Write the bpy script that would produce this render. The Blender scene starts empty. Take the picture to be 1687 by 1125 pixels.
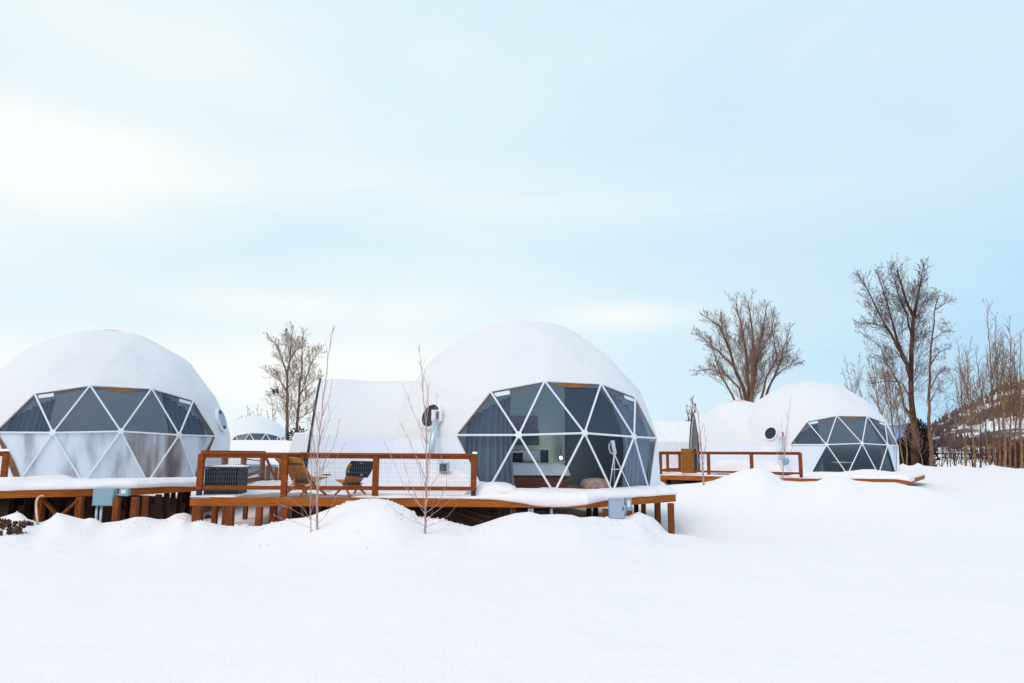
import bpy, math, random
import numpy as np
from mathutils import Vector, Matrix
from mathutils.geometry import delaunay_2d_cdt
R = math.radians
PI = math.pi

# ------------------------------------------------------------------ camera
scene = bpy.context.scene
COL = scene.collection
F, TILT, ROLL = 1200.0, R(8.73), R(0.33)          # focal length in photo pixels (1687 wide), pitch, roll
cam_d = bpy.data.cameras.new("camera")
cam_d.sensor_width = 36.0
cam_d.lens = 36.0 * F / 1687.0
cam_d.clip_start = 0.1
cam_d.clip_end = 8000
cam = bpy.data.objects.new("camera", cam_d)
COL.objects.link(cam)
_f = Vector((0, math.cos(TILT), math.sin(TILT)))
_u0 = Vector((0, -math.sin(TILT), math.cos(TILT)))
_x0 = Vector((1, 0, 0))
_cx = _x0 * math.cos(ROLL) + _u0 * math.sin(ROLL)
_cu = -_x0 * math.sin(ROLL) + _u0 * math.cos(ROLL)
cam.matrix_world = Matrix(((_cx.x, _cu.x, -_f.x, 0), (_cx.y, _cu.y, -_f.y, 0), (_cx.z, _cu.z, -_f.z, 0), (0, 0, 0, 1)))
scene.camera = cam

# ------------------------------------------------------------------ world, sun, exposure
SUN_EL, SUN_AZ = R(50), R(215)
w = bpy.data.worlds.new("World")
scene.world = w
w.use_nodes = True
nt = w.node_tree
nt.nodes.clear()
def N(tree, typ, **kw):
    n = tree.nodes.new(typ)
    for k, v in kw.items():
        if k.startswith('in_'):
            n.inputs[int(k[3:])].default_value = v
        else:
            setattr(n, k, v)
    return n
def math_n(t, op, a, b=None, c=None, clamp=False):
    n = t.nodes.new('ShaderNodeMath'); n.operation = op; n.use_clamp = clamp
    for i, v in enumerate((a, b, c)):
        if v is None: continue
        if isinstance(v, (int, float)): n.inputs[i].default_value = v
        else: t.links.new(v, n.inputs[i])
    return n.outputs[0]
def mixc(t, fac, a, b, blend='MIX'):
    n = t.nodes.new('ShaderNodeMix'); n.data_type = 'RGBA'; n.blend_type = blend
    for i, v in ((0, fac), (6, a), (7, b)):
        if isinstance(v, (int, float)): n.inputs[i].default_value = v
        elif isinstance(v, tuple): n.inputs[i].default_value = v if len(v) == 4 else v + (1,)
        else: t.links.new(v, n.inputs[i])
    return n.outputs[2]
def ramp(t, fac, stops):
    n = t.nodes.new('ShaderNodeValToRGB'); cr = n.color_ramp
    while len(cr.elements) > 1: cr.elements.remove(cr.elements[-1])
    cr.elements[0].position = stops[0][0]; cr.elements[0].color = stops[0][1] + (1,)
    for p, c in stops[1:]:
        e = cr.elements.new(p); e.color = c + (1,)
    t.links.new(fac, n.inputs[0]); return n.outputs[0]
out = N(nt, 'ShaderNodeOutputWorld')
bg = N(nt, 'ShaderNodeBackground', in_1=0.1)
sky = N(nt, 'ShaderNodeTexSky', sky_type='NISHITA', sun_disc=False, sun_elevation=SUN_EL, sun_rotation=SUN_AZ)
sky.air_density = 1.0; sky.dust_density = 1.5
tc = N(nt, 'ShaderNodeTexCoord')
sep = N(nt, 'ShaderNodeSeparateXYZ'); nt.links.new(tc.outputs['Generated'], sep.inputs[0])
X, Y, Z = sep.outputs
mp = N(nt, 'ShaderNodeMapping'); mp.inputs['Scale'].default_value = (1.0, 1.0, 3.6); mp.inputs['Location'].default_value = (3.1, 0.4, 1.3)
nt.links.new(tc.outputs['Generated'], mp.inputs[0])
n1 = N(nt, 'ShaderNodeTexNoise'); n1.inputs['Scale'].default_value = 1.7; n1.inputs['Detail'].default_value = 5; n1.inputs['Roughness'].default_value = 0.5; n1.inputs['Distortion'].default_value = 0.5
nt.links.new(mp.outputs[0], n1.inputs[0])
# overcast sheet: whiter to the left (where the sun stands behind it), a blue break low on the right
side = math_n(nt, 'MULTIPLY', X, -0.30)
low = math_n(nt, 'MULTIPLY', math_n(nt, 'MULTIPLY', math_n(nt, 'SUBTRACT', 0.34, Z, clamp=True), math_n(nt, 'MAXIMUM', X, 0.0)), -1.9)
cl = math_n(nt, 'ADD', math_n(nt, 'ADD', math_n(nt, 'MULTIPLY', n1.outputs['Fac'], 0.8), side), math_n(nt, 'ADD', low, 0.13))
def lobe(x0, z0, wx, wz, amp):
    a = math_n(nt, 'DIVIDE', math_n(nt, 'SUBTRACT', X, x0), wx); c = math_n(nt, 'DIVIDE', math_n(nt, 'SUBTRACT', Z, z0), wz)
    q = math_n(nt, 'ADD', math_n(nt, 'MULTIPLY', a, a), math_n(nt, 'MULTIPLY', c, c))
    g = math_n(nt, 'MULTIPLY', math_n(nt, 'EXPONENT', math_n(nt, 'MULTIPLY', q, -1.0)), amp)
    return math_n(nt, 'MULTIPLY', g, math_n(nt, 'GREATER_THAN', Y, 0.0))
for L_ in ((-0.55, 0.31, 0.16, 0.07, 0.42), (-0.66, 0.22, 0.2, 0.03, 0.2), (-0.35, 0.09, 0.42, 0.07, 0.42), (0.1, 0.42, 0.6, 0.2, 0.10), (-0.3, 0.19, 0.25, 0.025, 0.2), (0.16, 0.185, 0.10, 0.022, 0.35), (-0.2, 0.5, 0.3, 0.1, 0.12)):
    cl = math_n(nt, 'ADD', cl, lobe(*L_))
cloud = ramp(nt, cl, [(0.0, (4.3, 7.1, 9.7)), (0.3, (6.2, 8.4, 9.8)), (0.6, (7.2, 9.0, 9.9)), (0.85, (8.7, 9.7, 10.0)), (1.0, (9.9, 10.2, 10.0))])
fin = mixc(nt, 0.96, sky.outputs[0], cloud)
nt.links.new(fin, bg.inputs[0]); nt.links.new(bg.outputs[0], out.inputs[0])
sd = bpy.data.lights.new("sun", 'SUN'); sd.energy = 1.05; sd.angle = R(25); sd.color = (1.0, 0.80, 0.70)
so = bpy.data.objects.new("sun", sd); COL.objects.link(so)
# sun azimuth: behind and left of the camera
sdir = Vector((-math.sin(R(35)) * math.cos(SUN_EL), -math.cos(R(35)) * math.cos(SUN_EL), math.sin(SUN_EL)))
so.rotation_euler = (-sdir).to_track_quat('-Z', 'Y').to_euler()
vs = scene.view_settings
vs.view_transform = 'Standard'; vs.look = 'None'; vs.exposure = 0.0; vs.gamma = 1.0; vs.use_curve_mapping = False

# ------------------------------------------------------------------ helpers
def ray(px, py):
    u = (px - 843.5) / F; v = (562.5 - py) / F
    return (_f + _cx * u + _cu * v)
def at(px, py, Yd):
    d = ray(px, py); return d * (Yd / d.y)
def on_z(px, py, z):
    d = ray(px, py); return d * (z / d.z)

def clean(o, label=None, cat=None, group=None, kind=None):
    if label: o['label'] = label
    if cat: o['category'] = cat
    if group: o['group'] = group
    if kind: o['kind'] = kind
    return o
def thing(name, label, cat, loc=(0, 0, 0), rotz=0.0, group=None):
    o = bpy.data.objects.new(name, None); COL.objects.link(o)
    o.location = loc; o.rotation_euler = (0, 0, rotz); o.empty_display_size = 0.2
    return clean(o, label, cat, group)
def copy_tree(o, parent=None):
    c = o.copy(); COL.objects.link(c); c.parent = parent
    for ch in [q for q in bpy.data.objects if q.parent == o]: copy_tree(ch, c)
    return c
def loc_matrix(o):
    m = Matrix.Translation(o.location) @ o.rotation_euler.to_matrix().to_4x4()
    return loc_matrix(o.parent) @ m if o.parent else m

class MB:
    def __init__(s): s.v = []; s.f = []
    def add(s, vs, fs):
        b = len(s.v); s.v.extend([tuple(p) for p in vs]); s.f.extend([tuple(i + b for i in f) for f in fs])
    def box(s, c, size, rotz=0.0, M=None):
        hx, hy, hz = size[0] / 2, size[1] / 2, size[2] / 2
        m = M or Matrix.Rotation(rotz, 3, 'Z')
        c = Vector(c)
        vs = [c + m @ Vector((sx * hx, sy * hy, sz * hz)) for sz in (-1, 1) for sy in (-1, 1) for sx in (-1, 1)]
        s.add(vs, [(0, 2, 3, 1), (4, 5, 7, 6), (0, 1, 5, 4), (2, 6, 7, 3), (0, 4, 6, 2), (1, 3, 7, 5)])
    def beam(s, p0, p1, wd, ht, up=(0, 0, 1)):
        """rectangular bar from p0 to p1: wd sideways, ht along 'up'"""
        p0 = Vector(p0); p1 = Vector(p1); d = (p1 - p0); L = d.length
        if L < 1e-6: return
        d.normalize(); up = Vector(up)
        sd_ = d.cross(up)
        if sd_.length < 1e-4: sd_ = d.cross(Vector((0, 1, 0)))
        sd_.normalize(); u = sd_.cross(d).normalized()
        m = Matrix((sd_, d, u)).transposed()
        s.box((p0 + p1) / 2, (wd, L, ht), M=m)
    def tube(s, pts, rad, n=6, cap=True):
        pts = [Vector(p) for p in pts]
        if not hasattr(rad, '__len__'): rad = [rad] * len(pts)
        b = len(s.v); ref = None
        for i, p in enumerate(pts):
            t = (pts[min(i + 1, len(pts) - 1)] - pts[max(i - 1, 0)])
            if t.length < 1e-9: t = Vector((0, 0, 1))
            t.normalize()
            if ref is None: ref = t.orthogonal().normalized()
            ref = (ref - t * ref.dot(t))
            if ref.length < 1e-5: ref = t.orthogonal()
            ref.normalize(); bn = t.cross(ref)
            for k in range(n):
                a = 2 * PI * k / n
                q = p + (ref * math.cos(a) + bn * math.sin(a)) * rad[i]
                s.v.append((q.x, q.y, q.z))
        for i in range(len(pts) - 1):
            for k in range(n):
                a0 = b + i * n + k; a1 = b + i * n + (k + 1) % n
                s.f.append((a0, a1, a1 + n, a0 + n))
        if cap:
            s.f.append(tuple(b + k for k in reversed(range(n))))
            s.f.append(tuple(b + (len(pts) - 1) * n + k for k in range(n)))
    def lathe(s, prof, c=(0, 0, 0), n=24, axis=None):
        b = len(s.v); c = Vector(c)
        m = Vector(axis).to_track_quat('Z', 'Y').to_matrix() if axis is not None else Matrix.Identity(3)
        for r, z in prof:
            for k in range(n):
                a = 2 * PI * k / n
                q = c + m @ Vector((r * math.cos(a), r * math.sin(a), z)); s.v.append((q.x, q.y, q.z))
        for i in range(len(prof) - 1):
            for k in range(n):
                a0 = b + i * n + k; a1 = b + i * n + (k + 1) % n
                s.f.append((a0, a1, a1 + n, a0 + n))
        s.f.append(tuple(b + k for k in reversed(range(n))))
        s.f.append(tuple(b + (len(prof) - 1) * n + k for k in range(n)))
    def prism(s, poly, ax0, ax1):
        """closed loop of points 'poly' (3D) moved by vectors ax0 and ax1 for the two ends"""
        n = len(poly); a = [Vector(p) + Vector(ax0) for p in poly]; c = [Vector(p) + Vector(ax1) for p in poly]
        s.add(a + c, [tuple(range(n))[::-1], tuple(range(n, 2 * n))] + [(i, (i + 1) % n, n + (i + 1) % n, n + i) for i in range(n)])
    def grid(s, P):
        """P: list of rows of points"""
        b = len(s.v); h = len(P); wd = len(P[0])
        for row in P:
            for p in row: s.v.append(tuple(p))
        for i in range(h - 1):
            for j in range(wd - 1):
                q = b + i * wd + j; s.f.append((q, q + 1, q + wd + 1, q + wd))
    def build(s, name, m, parent=None, smooth=False, local=False, bevel=0.0):
        me = bpy.data.meshes.new(name)
        vs = s.v
        if parent is not None and not local:
            inv = np.array(loc_matrix(parent).inverted())
            a = np.array(vs, dtype=float); a = a @ inv[:3, :3].T + inv[:3, 3]; vs = a.tolist()
        me.from_pydata(vs, [], s.f); me.update()
        if smooth: me.polygons.foreach_set('use_smooth', [True] * len(me.polygons))
        o = bpy.data.objects.new(name, me); COL.objects.link(o)
        me.materials.append(m)
        if parent is not None: o.parent = parent
        if bevel:
            b = o.modifiers.new('bevel', 'BEVEL'); b.width = bevel; b.segments = 1; b.limit_method = 'ANGLE'
        return o
def solo(mb, name, m, label, cat, base, **kw):
    """a thing that is one mesh; its origin at 'base'"""
    g = kw.pop('group', None)
    base = Vector(base); mb.v = [(p[0] - base.x, p[1] - base.y, p[2] - base.z) for p in mb.v]
    o = mb.build(name, m, None, **kw); o.location = base
    return clean(o, label, cat, g)

# ------------------------------------------------------------------ materials
def mat(name, col, rough=0.7, spec=0.3, metal=0.0, noise=None, bump=None, col2=None, scale=8.0, stretch=(1, 1, 1), lo=0.35, hi=0.65, coord='Object'):
    m = bpy.data.materials.new(name); m.use_nodes = True; t = m.node_tree
    b = t.nodes['Principled BSDF']
    b.inputs['Base Color'].default_value = tuple(col) + (1,)
    b.inputs['Roughness'].default_value = rough; b.inputs['Metallic'].default_value = metal
    b.inputs['Specular IOR Level'].default_value = spec
    if col2 is not None or bump:
        tcn = t.nodes.new('ShaderNodeTexCoord'); mpn = t.nodes.new('ShaderNodeMapping'); mpn.inputs['Scale'].default_value = stretch
        t.links.new(tcn.outputs[coord], mpn.inputs[0])
        nz = t.nodes.new('ShaderNodeTexNoise'); nz.inputs['Scale'].default_value = scale; nz.inputs['Detail'].default_value = 5
        t.links.new(mpn.outputs[0], nz.inputs[0])
        if col2 is not None:
            t.links.new(ramp(t, nz.outputs['Fac'], [(lo, tuple(col)), (hi, tuple(col2))]), b.inputs['Base Color'])
        if bump:
            bn = t.nodes.new('ShaderNodeBump'); bn.inputs['Strength'].default_value = bump[0]; bn.inputs['Distance'].default_value = bump[1]
            t.links.new(nz.outputs['Fac'], bn.inputs['Height']); t.links.new(bn.outputs[0], b.inputs['Normal'])
    return m
def two_scale_bump(m, s1, d1, s2, d2):
    t = m.node_tree; b = t.nodes['Principled BSDF']
    tcn = t.nodes.new('ShaderNodeTexCoord')
    a = t.nodes.new('ShaderNodeTexNoise'); a.inputs['Scale'].default_value = s1; a.inputs['Detail'].default_value = 6
    c = t.nodes.new('ShaderNodeTexNoise'); c.inputs['Scale'].default_value = s2; c.inputs['Detail'].default_value = 4
    t.links.new(tcn.outputs['Object'], a.inputs[0]); t.links.new(tcn.outputs['Object'], c.inputs[0])
    h = math_n(t, 'ADD', math_n(t, 'MULTIPLY', a.outputs['Fac'], d1), math_n(t, 'MULTIPLY', c.outputs['Fac'], d2))
    bn = t.nodes.new('ShaderNodeBump'); bn.inputs['Strength'].default_value = 1; bn.inputs['Distance'].default_value = 1.0
    t.links.new(h, bn.inputs['Height']); t.links.new(bn.outputs[0], b.inputs['Normal'])

SNOWC = (0.955, 0.88, 0.89)
m_snow = mat('snow', SNOWC, 0.65, 0.15)
two_scale_bump(m_snow, 1.3, 0.10, 9.0, 0.012)
m_snow2 = mat('deck_snow', SNOWC, 0.65, 0.15)
two_scale_bump(m_snow2, 3.0, 0.05, 16.0, 0.008)
# ground: snow, with trampled brown earth where the decks shelter it (vertex mask = where snow never fell)
m_ground = mat('snow_ground', SNOWC, 0.65, 0.15)
two_scale_bump(m_ground, 1.6, 0.05, 22.0, 0.010)
t = m_ground.node_tree; b = t.nodes['Principled BSDF']
vc = t.nodes.new('ShaderNodeVertexColor'); vc.layer_name = 'earth'
tcn = t.nodes.new('ShaderNodeTexCoord'); nz = t.nodes.new('ShaderNodeTexNoise'); nz.inputs['Scale'].default_value = 1.6; nz.inputs['Detail'].default_value = 6
t.links.new(tcn.outputs['Object'], nz.inputs[0])
nz2 = t.nodes.new('ShaderNodeTexNoise'); nz2.inputs['Scale'].default_value = 9; nz2.inputs['Detail'].default_value = 5
t.links.new(tcn.outputs['Object'], nz2.inputs[0])
earth = ramp(t, nz2.outputs['Fac'], [(0.3, (0.40, 0.22, 0.16)), (0.5, (0.76, 0.48, 0.38)), (0.7, (0.84, 0.64, 0.56))])
msk = math_n(t, 'MULTIPLY', math_n(t, 'SUBTRACT', math_n(t, 'ADD', vc.outputs['Color'], math_n(t, 'MULTIPLY', nz.outputs['Fac'], 0.9)), 0.95), 8.0, clamp=True)
t.links.new(mixc(t, msk, SNOWC, earth), b.inputs['Base Color'])

def wood(name, c1, c2, stretch=(1, 1, 14)):
    m = mat(name, c1, 0.7, 0.12, col2=c2, scale=2.6, stretch=stretch, lo=0.3, hi=0.7, bump=(0.25, 0.01))
    return m
m_beam = wood('stained_beam', (0.30, 0.075, 0.011), (0.50, 0.148, 0.025))
m_rail = wood('stained_rail', (0.19, 0.042, 0.009), (0.31, 0.080, 0.017), (2, 2, 10))
m_post = wood('stained_post', (0.13, 0.035, 0.011), (0.30, 0.085, 0.022), (9, 9, 1.2))
m_post_dk = wood('dark_post', (0.028, 0.014, 0.011), (0.07, 0.03, 0.018), (9, 9, 1.2))  # darker copy of the post wood, mostly for posts set farther under decks
m_board = mat('deck_board', (0.27, 0.195, 0.18), 0.8, 0.2, col2=(0.50, 0.42, 0.43), scale=5, lo=0.35, hi=0.65, stretch=(1, 6, 1))
m_black = mat('black_metal', (0.012, 0.018, 0.026), 0.45, 0.4)
m_wire = mat('galvanised_wire', (0.20, 0.23, 0.27), 0.5, 0.4)
m_cover = mat('white_dome_fabric', (0.985, 0.955, 0.975), 0.6, 0.2)
two_scale_bump(m_cover, 0.9, 0.05, 3.5, 0.015)
def patchy_top(m):
    """thin settled snow with torn edges on the upper part of a dome, as relief"""
    t = m.node_tree; bn = [n for n in t.nodes if n.type == 'BUMP'][0]; old = bn.inputs['Height'].links[0].from_socket
    tcn = t.nodes.new('ShaderNodeTexCoord'); sp_ = t.nodes.new('ShaderNodeSeparateXYZ'); t.links.new(tcn.outputs['Object'], sp_.inputs[0])
    nz = t.nodes.new('ShaderNodeTexNoise'); nz.inputs['Scale'].default_value = 0.8; nz.inputs['Detail'].default_value = 4; nz.inputs['Roughness'].default_value = .5; t.links.new(tcn.outputs['Object'], nz.inputs[0])
    zf = math_n(t, 'MULTIPLY', math_n(t, 'SUBTRACT', sp_.outputs[2], 2.6), 0.10)
    k = ramp(t, math_n(t, 'ADD', nz.outputs['Fac'], zf), [(0.57, (0, 0, 0)), (0.60, (1, 1, 1))])
    t.links.new(math_n(t, 'ADD', old, math_n(t, 'MULTIPLY', k, 0.010)), bn.inputs['Height'])
patchy_top(m_cover)
def translucent(m, fac, col):
    t = m.node_tree; tr = t.nodes.new('ShaderNodeBsdfTranslucent'); tr.inputs[0].default_value = col + (1,)
    mx = t.nodes.new('ShaderNodeMixShader'); mx.inputs[0].default_value = fac
    t.links.new(t.nodes['Principled BSDF'].outputs[0], mx.inputs[1]); t.links.new(tr.outputs[0], mx.inputs[2]); t.links.new(mx.outputs[0], t.nodes['Material Output'].inputs[0])
translucent(m_cover, 0.2, (0.9, 0.92, 0.95))
m_cover_low = mat('shaded_skirt_fabric', (0.84, 0.87, 0.95), 0.6, 0.2)  # bluish shade of the lower panels is put into this colour
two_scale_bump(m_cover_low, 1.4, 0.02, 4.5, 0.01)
m_strut = mat('white_strut', (0.80, 0.83, 0.88), 0.4, 0.4)
m_liner = mat('tan_liner', (0.30, 0.12, 0.035), 0.7, 0.2, col2=(0.14, 0.085, 0.07), scale=2.5, lo=0.4, hi=0.6)
m_redcap = mat('red_cap', (0.80, 0.55, 0.53), 0.7, 0.2, col2=(0.88, 0.80, 0.82), scale=3, lo=0.42, hi=0.6)
m_curtain = mat('grey_curtain', (0.13, 0.17, 0.215), 0.85, 0.1)
m_curtain_r = mat('pale_curtain', (0.22, 0.27, 0.36), 0.85, 0.1)
m_header = mat('white_tape', (0.75, 0.8, 0.86), 0.8, 0.1)
m_inner = mat('inner_liner', (0.50, 0.58, 0.64), 0.9, 0.1)
translucent(m_inner, 0.6, (0.9, 0.95, 1.0))
m_floor = mat('inner_floor', (0.12, 0.09, 0.07), 0.6, 0.2, col2=(0.2, 0.15, 0.11), scale=6)
m_teal = mat('teal_wall', (0.60, 0.82, 0.82), 0.8, 0.2)
m_darkwall = mat('slate_wall', (0.12, 0.17, 0.23), 0.8, 0.2)
m_far_pane = mat('far_pane', (0.075, 0.10, 0.135), 0.3, 0.4)
def glass(name, tint, body, fac, rough=0.08, spec=0.45):
    m = bpy.data.materials.new(name); m.use_nodes = True; t = m.node_tree
    p = t.nodes['Principled BSDF']; p.inputs['Base Color'].default_value = body + (1,); p.inputs['Roughness'].default_value = rough
    p.inputs['Specular IOR Level'].default_value = spec
    tr = t.nodes.new('ShaderNodeBsdfTransparent'); tr.inputs[0].default_value = tint + (1,)
    mx = t.nodes.new('ShaderNodeMixShader'); mx.inputs[0].default_value = fac
    t.links.new(tr.outputs[0], mx.inputs[1]); t.links.new(p.outputs[0], mx.inputs[2])
    t.links.new(mx.outputs[0], t.nodes['Material Output'].inputs[0])
    return m
m_pane = glass('tinted_pane', (1.0, 1.0, 1.0), (0.04, 0.06, 0.10), 0.05, 0.05, 0.3)
m_pane_up = glass('screened_pane', (0.94, 0.97, 1.0), (0.10, 0.135, 0.19), 0.34, 0.3, 0.2)
# fogged clear film of the left dome: milky sheets with clearer smears
m_film = bpy.data.materials.new('fogged_film'); m_film.use_nodes = True; t = m_film.node_tree
p = t.nodes['Principled BSDF']; p.inputs['Base Color'].default_value = (0.80, 0.86, 0.95, 1); p.inputs['Roughness'].default_value = 0.25
tr = t.nodes.new('ShaderNodeBsdfTransparent'); tr.inputs[0].default_value = (0.9, 0.92, 0.95, 1)
tcn = t.nodes.new('ShaderNodeTexCoord'); mpn = t.nodes.new('ShaderNodeMapping'); mpn.inputs['Scale'].default_value = (1.6, 1.6, 0.45)
t.links.new(tcn.outputs['Object'], mpn.inputs[0])
nz = t.nodes.new('ShaderNodeTexNoise'); nz.inputs['Scale'].default_value = 0.9; nz.inputs['Detail'].default_value = 7; nz.inputs['Distortion'].default_value = 0.3
t.links.new(mpn.outputs[0], nz.inputs[0])
fr = ramp(t, nz.outputs['Fac'], [(0.36, (0.45,) * 3), (0.48, (0.82,) * 3), (0.6, (0.93,) * 3)])
mx = t.nodes.new('ShaderNodeMixShader'); t.links.new(fr, mx.inputs[0]); t.links.new(tr.outputs[0], mx.inputs[1]); t.links.new(p.outputs[0], mx.inputs[2])
t.links.new(mx.outputs[0], t.nodes['Material Output'].inputs[0])
m_film2 = m_film.copy(); m_film2.name = 'clear_film'
for n_ in m_film2.node_tree.nodes:
    if n_.type == 'VALTORGB':
        for e_, v_ in zip(n_.color_ramp.elements, (.3, .55, .85)): e_.color = (v_, v_, v_, 1)
t = m_film2.node_tree; n_ = [q for q in t.nodes if q.type == 'TEX_NOISE'][0]
t.links.new(ramp(t, n_.outputs['Fac'], [(0.4, (0.42, 0.30, 0.27)), (0.52, (0.55, 0.50, 0.52)), (0.62, (0.7, 0.77, 0.88))]), t.nodes['Principled BSDF'].inputs['Base Color'])
m_grey = mat('grey_enclosure', (0.27, 0.40, 0.49), 0.45, 0.4)
m_grey2 = mat('light_grey_enclosure', (0.36, 0.43, 0.56), 0.45, 0.4)
m_pipe = mat('galvanised_pipe', (0.55, 0.64, 0.74), 0.35, 0.5, 0.35)
m_chair = wood('honey_wood', (0.36, 0.13, 0.025), (0.62, 0.26, 0.06), (8, 8, 1))
m_white = mat('white_linen', (0.9, 0.93, 0.97), 0.85, 0.1)
m_linen2 = mat('blue_linen', (0.42, 0.52, 0.74), 0.85, 0.1, col2=(0.55, 0.55, 0.66), scale=3)
m_dark = mat('dark_fabric', (0.04, 0.05, 0.065), 0.9, 0.1)
m_bedwood = mat('bed_wood', (0.22, 0.07, 0.045), 0.6, 0.3, col2=(0.42, 0.12, 0.06), scale=4, stretch=(1, 1, 5))
m_art = mat('pink_canvas', (0.36, 0.25, 0.27), 0.8, 0.1, col2=(0.30, 0.24, 0.30), scale=3)
m_bark_warm = mat('warm_bark', (0.27, 0.145, 0.085), 0.9, 0.1, col2=(0.15, 0.085, 0.06), scale=1.5, coord='Object')
m_bark_dark = mat('dark_bark', (0.055, 0.028, 0.022), 0.9, 0.1, col2=(0.16, 0.075, 0.045), scale=0.9)
m_bark_asp = mat('olive_bark', (0.31, 0.18, 0.085), 0.9, 0.1, col2=(0.17, 0.10, 0.06), scale=1.5)
m_twig = mat('grey_twig', (0.25, 0.155, 0.115), 0.9, 0.1)
m_twig_dark = mat('dark_twig', (0.14, 0.095, 0.085), 0.9, 0.1)
m_twig_tan = mat('tan_twig', (0.27, 0.175, 0.12), 0.9, 0.1)
m_twig_red = mat('red_twig', (0.50, 0.16, 0.145), 0.8, 0.2, col2=(0.40, 0.25, 0.24), scale=6)
m_sapbark = mat('sapling_bark', (0.42, 0.25, 0.18), 0.8, 0.2, col2=(0.52, 0.42, 0.42), scale=6)
m_bush = mat('bush_twig', (0.05, 0.035, 0.04), 0.9, 0.1, col2=(0.16, 0.08, 0.06), scale=2)

# ------------------------------------------------------------------ terrain
def interp(a, xs, ys): return np.interp(a, xs, ys)
def ridge_table(pts, depth):
    """silhouette points of a snow crest and the real distance they stand at"""
    s, yy, zz = [], [], []
    for (px, py) in pts:
        Yd = depth(px) if callable(depth) else depth
        p = at(px, py, Yd); s.append(p.x / p.y); yy.append(Yd); zz.append(p.z)
    s, yy, zz = np.array(s), np.array(yy), np.array(zz)
    # a calmer copy of the crest line for the slopes below it
    fs = np.linspace(s[0], s[-1], 400); fz = np.interp(fs, s, zz); k = max(3, int(0.05 / ((s[-1] - s[0]) / 400)) | 1)
    fz = np.convolve(np.pad(fz, k // 2, mode='edge'), np.hanning(k + 2)[1:-1] / np.hanning(k + 2)[1:-1].sum(), 'valid')
    return s, yy, zz, fs, fz
def dcen(px): return float(np.interp(px, [300, 800, 960, 1084, 1101], [15.55, 15.55, 15.7, 17.5, 18.1]))
RC = ridge_table([(300, 856), (314, 864), (331, 858), (347, 862), (369, 867), (428, 867), (447, 862), (480, 855), (506, 852), (528, 843.5), (551, 835), (577, 826), (599, 821.6), (618, 821), (637, 823), (656, 830), (679, 842), (691, 853), (725, 855), (754, 862.6), (777, 868), (799, 861), (822, 853), (848, 845.5), (873, 843), (890, 848), (922, 847), (942, 848), (956, 852.6), (981, 851), (1007, 853.5), (1035, 850.6), (1052, 842.7), (1061, 847), (1075, 852), (1086, 862), (1097, 876)], dcen)
RL = ridge_table([(-260, 856), (-60, 858), (2, 852.5), (16, 848), (28, 844), (37, 847), (45, 855), (60, 860.5), (68, 861.6), (81, 856), (94, 844.5), (107, 848), (128, 853.6), (139, 856), (149, 853.6), (160, 856), (167, 862.5), (180, 861), (197, 859), (224, 852), (239, 852), (259, 856), (273, 856), (289, 847), (305, 845), (317, 850)], 17.5)
RR = ridge_table([(1078, 806), (1086, 803), (1104, 799), (1148, 795.6), (1174, 792), (1195, 784), (1216, 776), (1242, 771), (1263, 773.5), (1279, 782.6), (1289, 791.7), (1318, 793.5), (1346, 792.5), (1362, 784.7), (1388, 783.4), (1409, 791.7), (1440, 794), (1477, 795), (1498, 800), (1520, 802)], lambda px: float(np.interp(px, [1080, 1160, 1240, 1520], [31.5, 30.5, 29.6, 28.8])))
RF = ridge_table([(1420, 768), (1478, 768), (1487, 763), (1495, 767), (1503, 768), (1512, 762), (1522, 767), (1545, 769), (1565, 769), (1582, 766), (1600, 769), (1617, 772), (1632, 765), (1650, 769), (1668, 772), (1687, 771), (1900, 772), (2300, 775)], 50.0)
RB = ridge_table([(372, 725), (420, 724.6), (472, 725.2)], 44.0)

def vnoise(x, y, seed=0):
    """smooth value noise, vectorised"""
    xi = np.floor(x).astype(np.int64); yi = np.floor(y).astype(np.int64); fx = x - xi; fy = y - yi
    def h(a, b_):
        n = (a * 374761393 + b_ * 668265263 + seed * 974711) & 0x7fffffff
        n = (n ^ (n >> 13)) * 1274126177 & 0x7fffffff
        return ((n ^ (n >> 16)) & 0xffff) / 65535.0
    fx = fx * fx * (3 - 2 * fx); fy = fy * fy * (3 - 2 * fy)
    return (h(xi, yi) * (1 - fx) + h(xi + 1, yi) * fx) * (1 - fy) + (h(xi, yi + 1) * (1 - fx) + h(xi + 1, yi + 1) * fx) * fy
def fbm(x, y, seed=0, o=4):
    r = 0; a = 1; tot = 0
    for i in range(o):
        r = r + a * vnoise(x * 2 ** i + 13.7 * i, y * 2 ** i + 7.1 * i, seed + i); tot += a; a *= 0.5
    return r / tot - 0.5
def sm(a, lo, hi):
    t_ = np.clip((a - lo) / (hi - lo), 0, 1); return t_ * t_ * (3 - 2 * t_)

DZ, DZL, DZR = -1.0, -0.95, -0.95     # deck levels
def o2(v): return (v.x, v.y)
# deck outlines (x, y), front edges first
DECK_C = [o2(on_z(317, 818, DZ)), o2(on_z(784, 820, DZ)), o2(on_z(965, 822, DZ)), o2(on_z(1110, 813, DZ)), (4.95, 24.5), (1.5, 27.2), (-8.3, 27.2)]
DECK_L = [(-24.0, 20.0), o2(on_z(-60, 808, DZL)), o2(on_z(160, 804, DZL)), o2(on_z(222, 803, DZL)), (-9.15, 22.2), (-8.75, 27.5), (-18.0, 29.5), (-24.5, 28.0)]
DECK_R = [o2(on_z(1086, 782.5, DZR)), o2(on_z(1322, 788, DZR)), o2(on_z(1495, 789.5, DZR)), (20.9, 37.5), (18.5, 42.5), (9.5, 44.0), (7.6, 40.5)]

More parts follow.
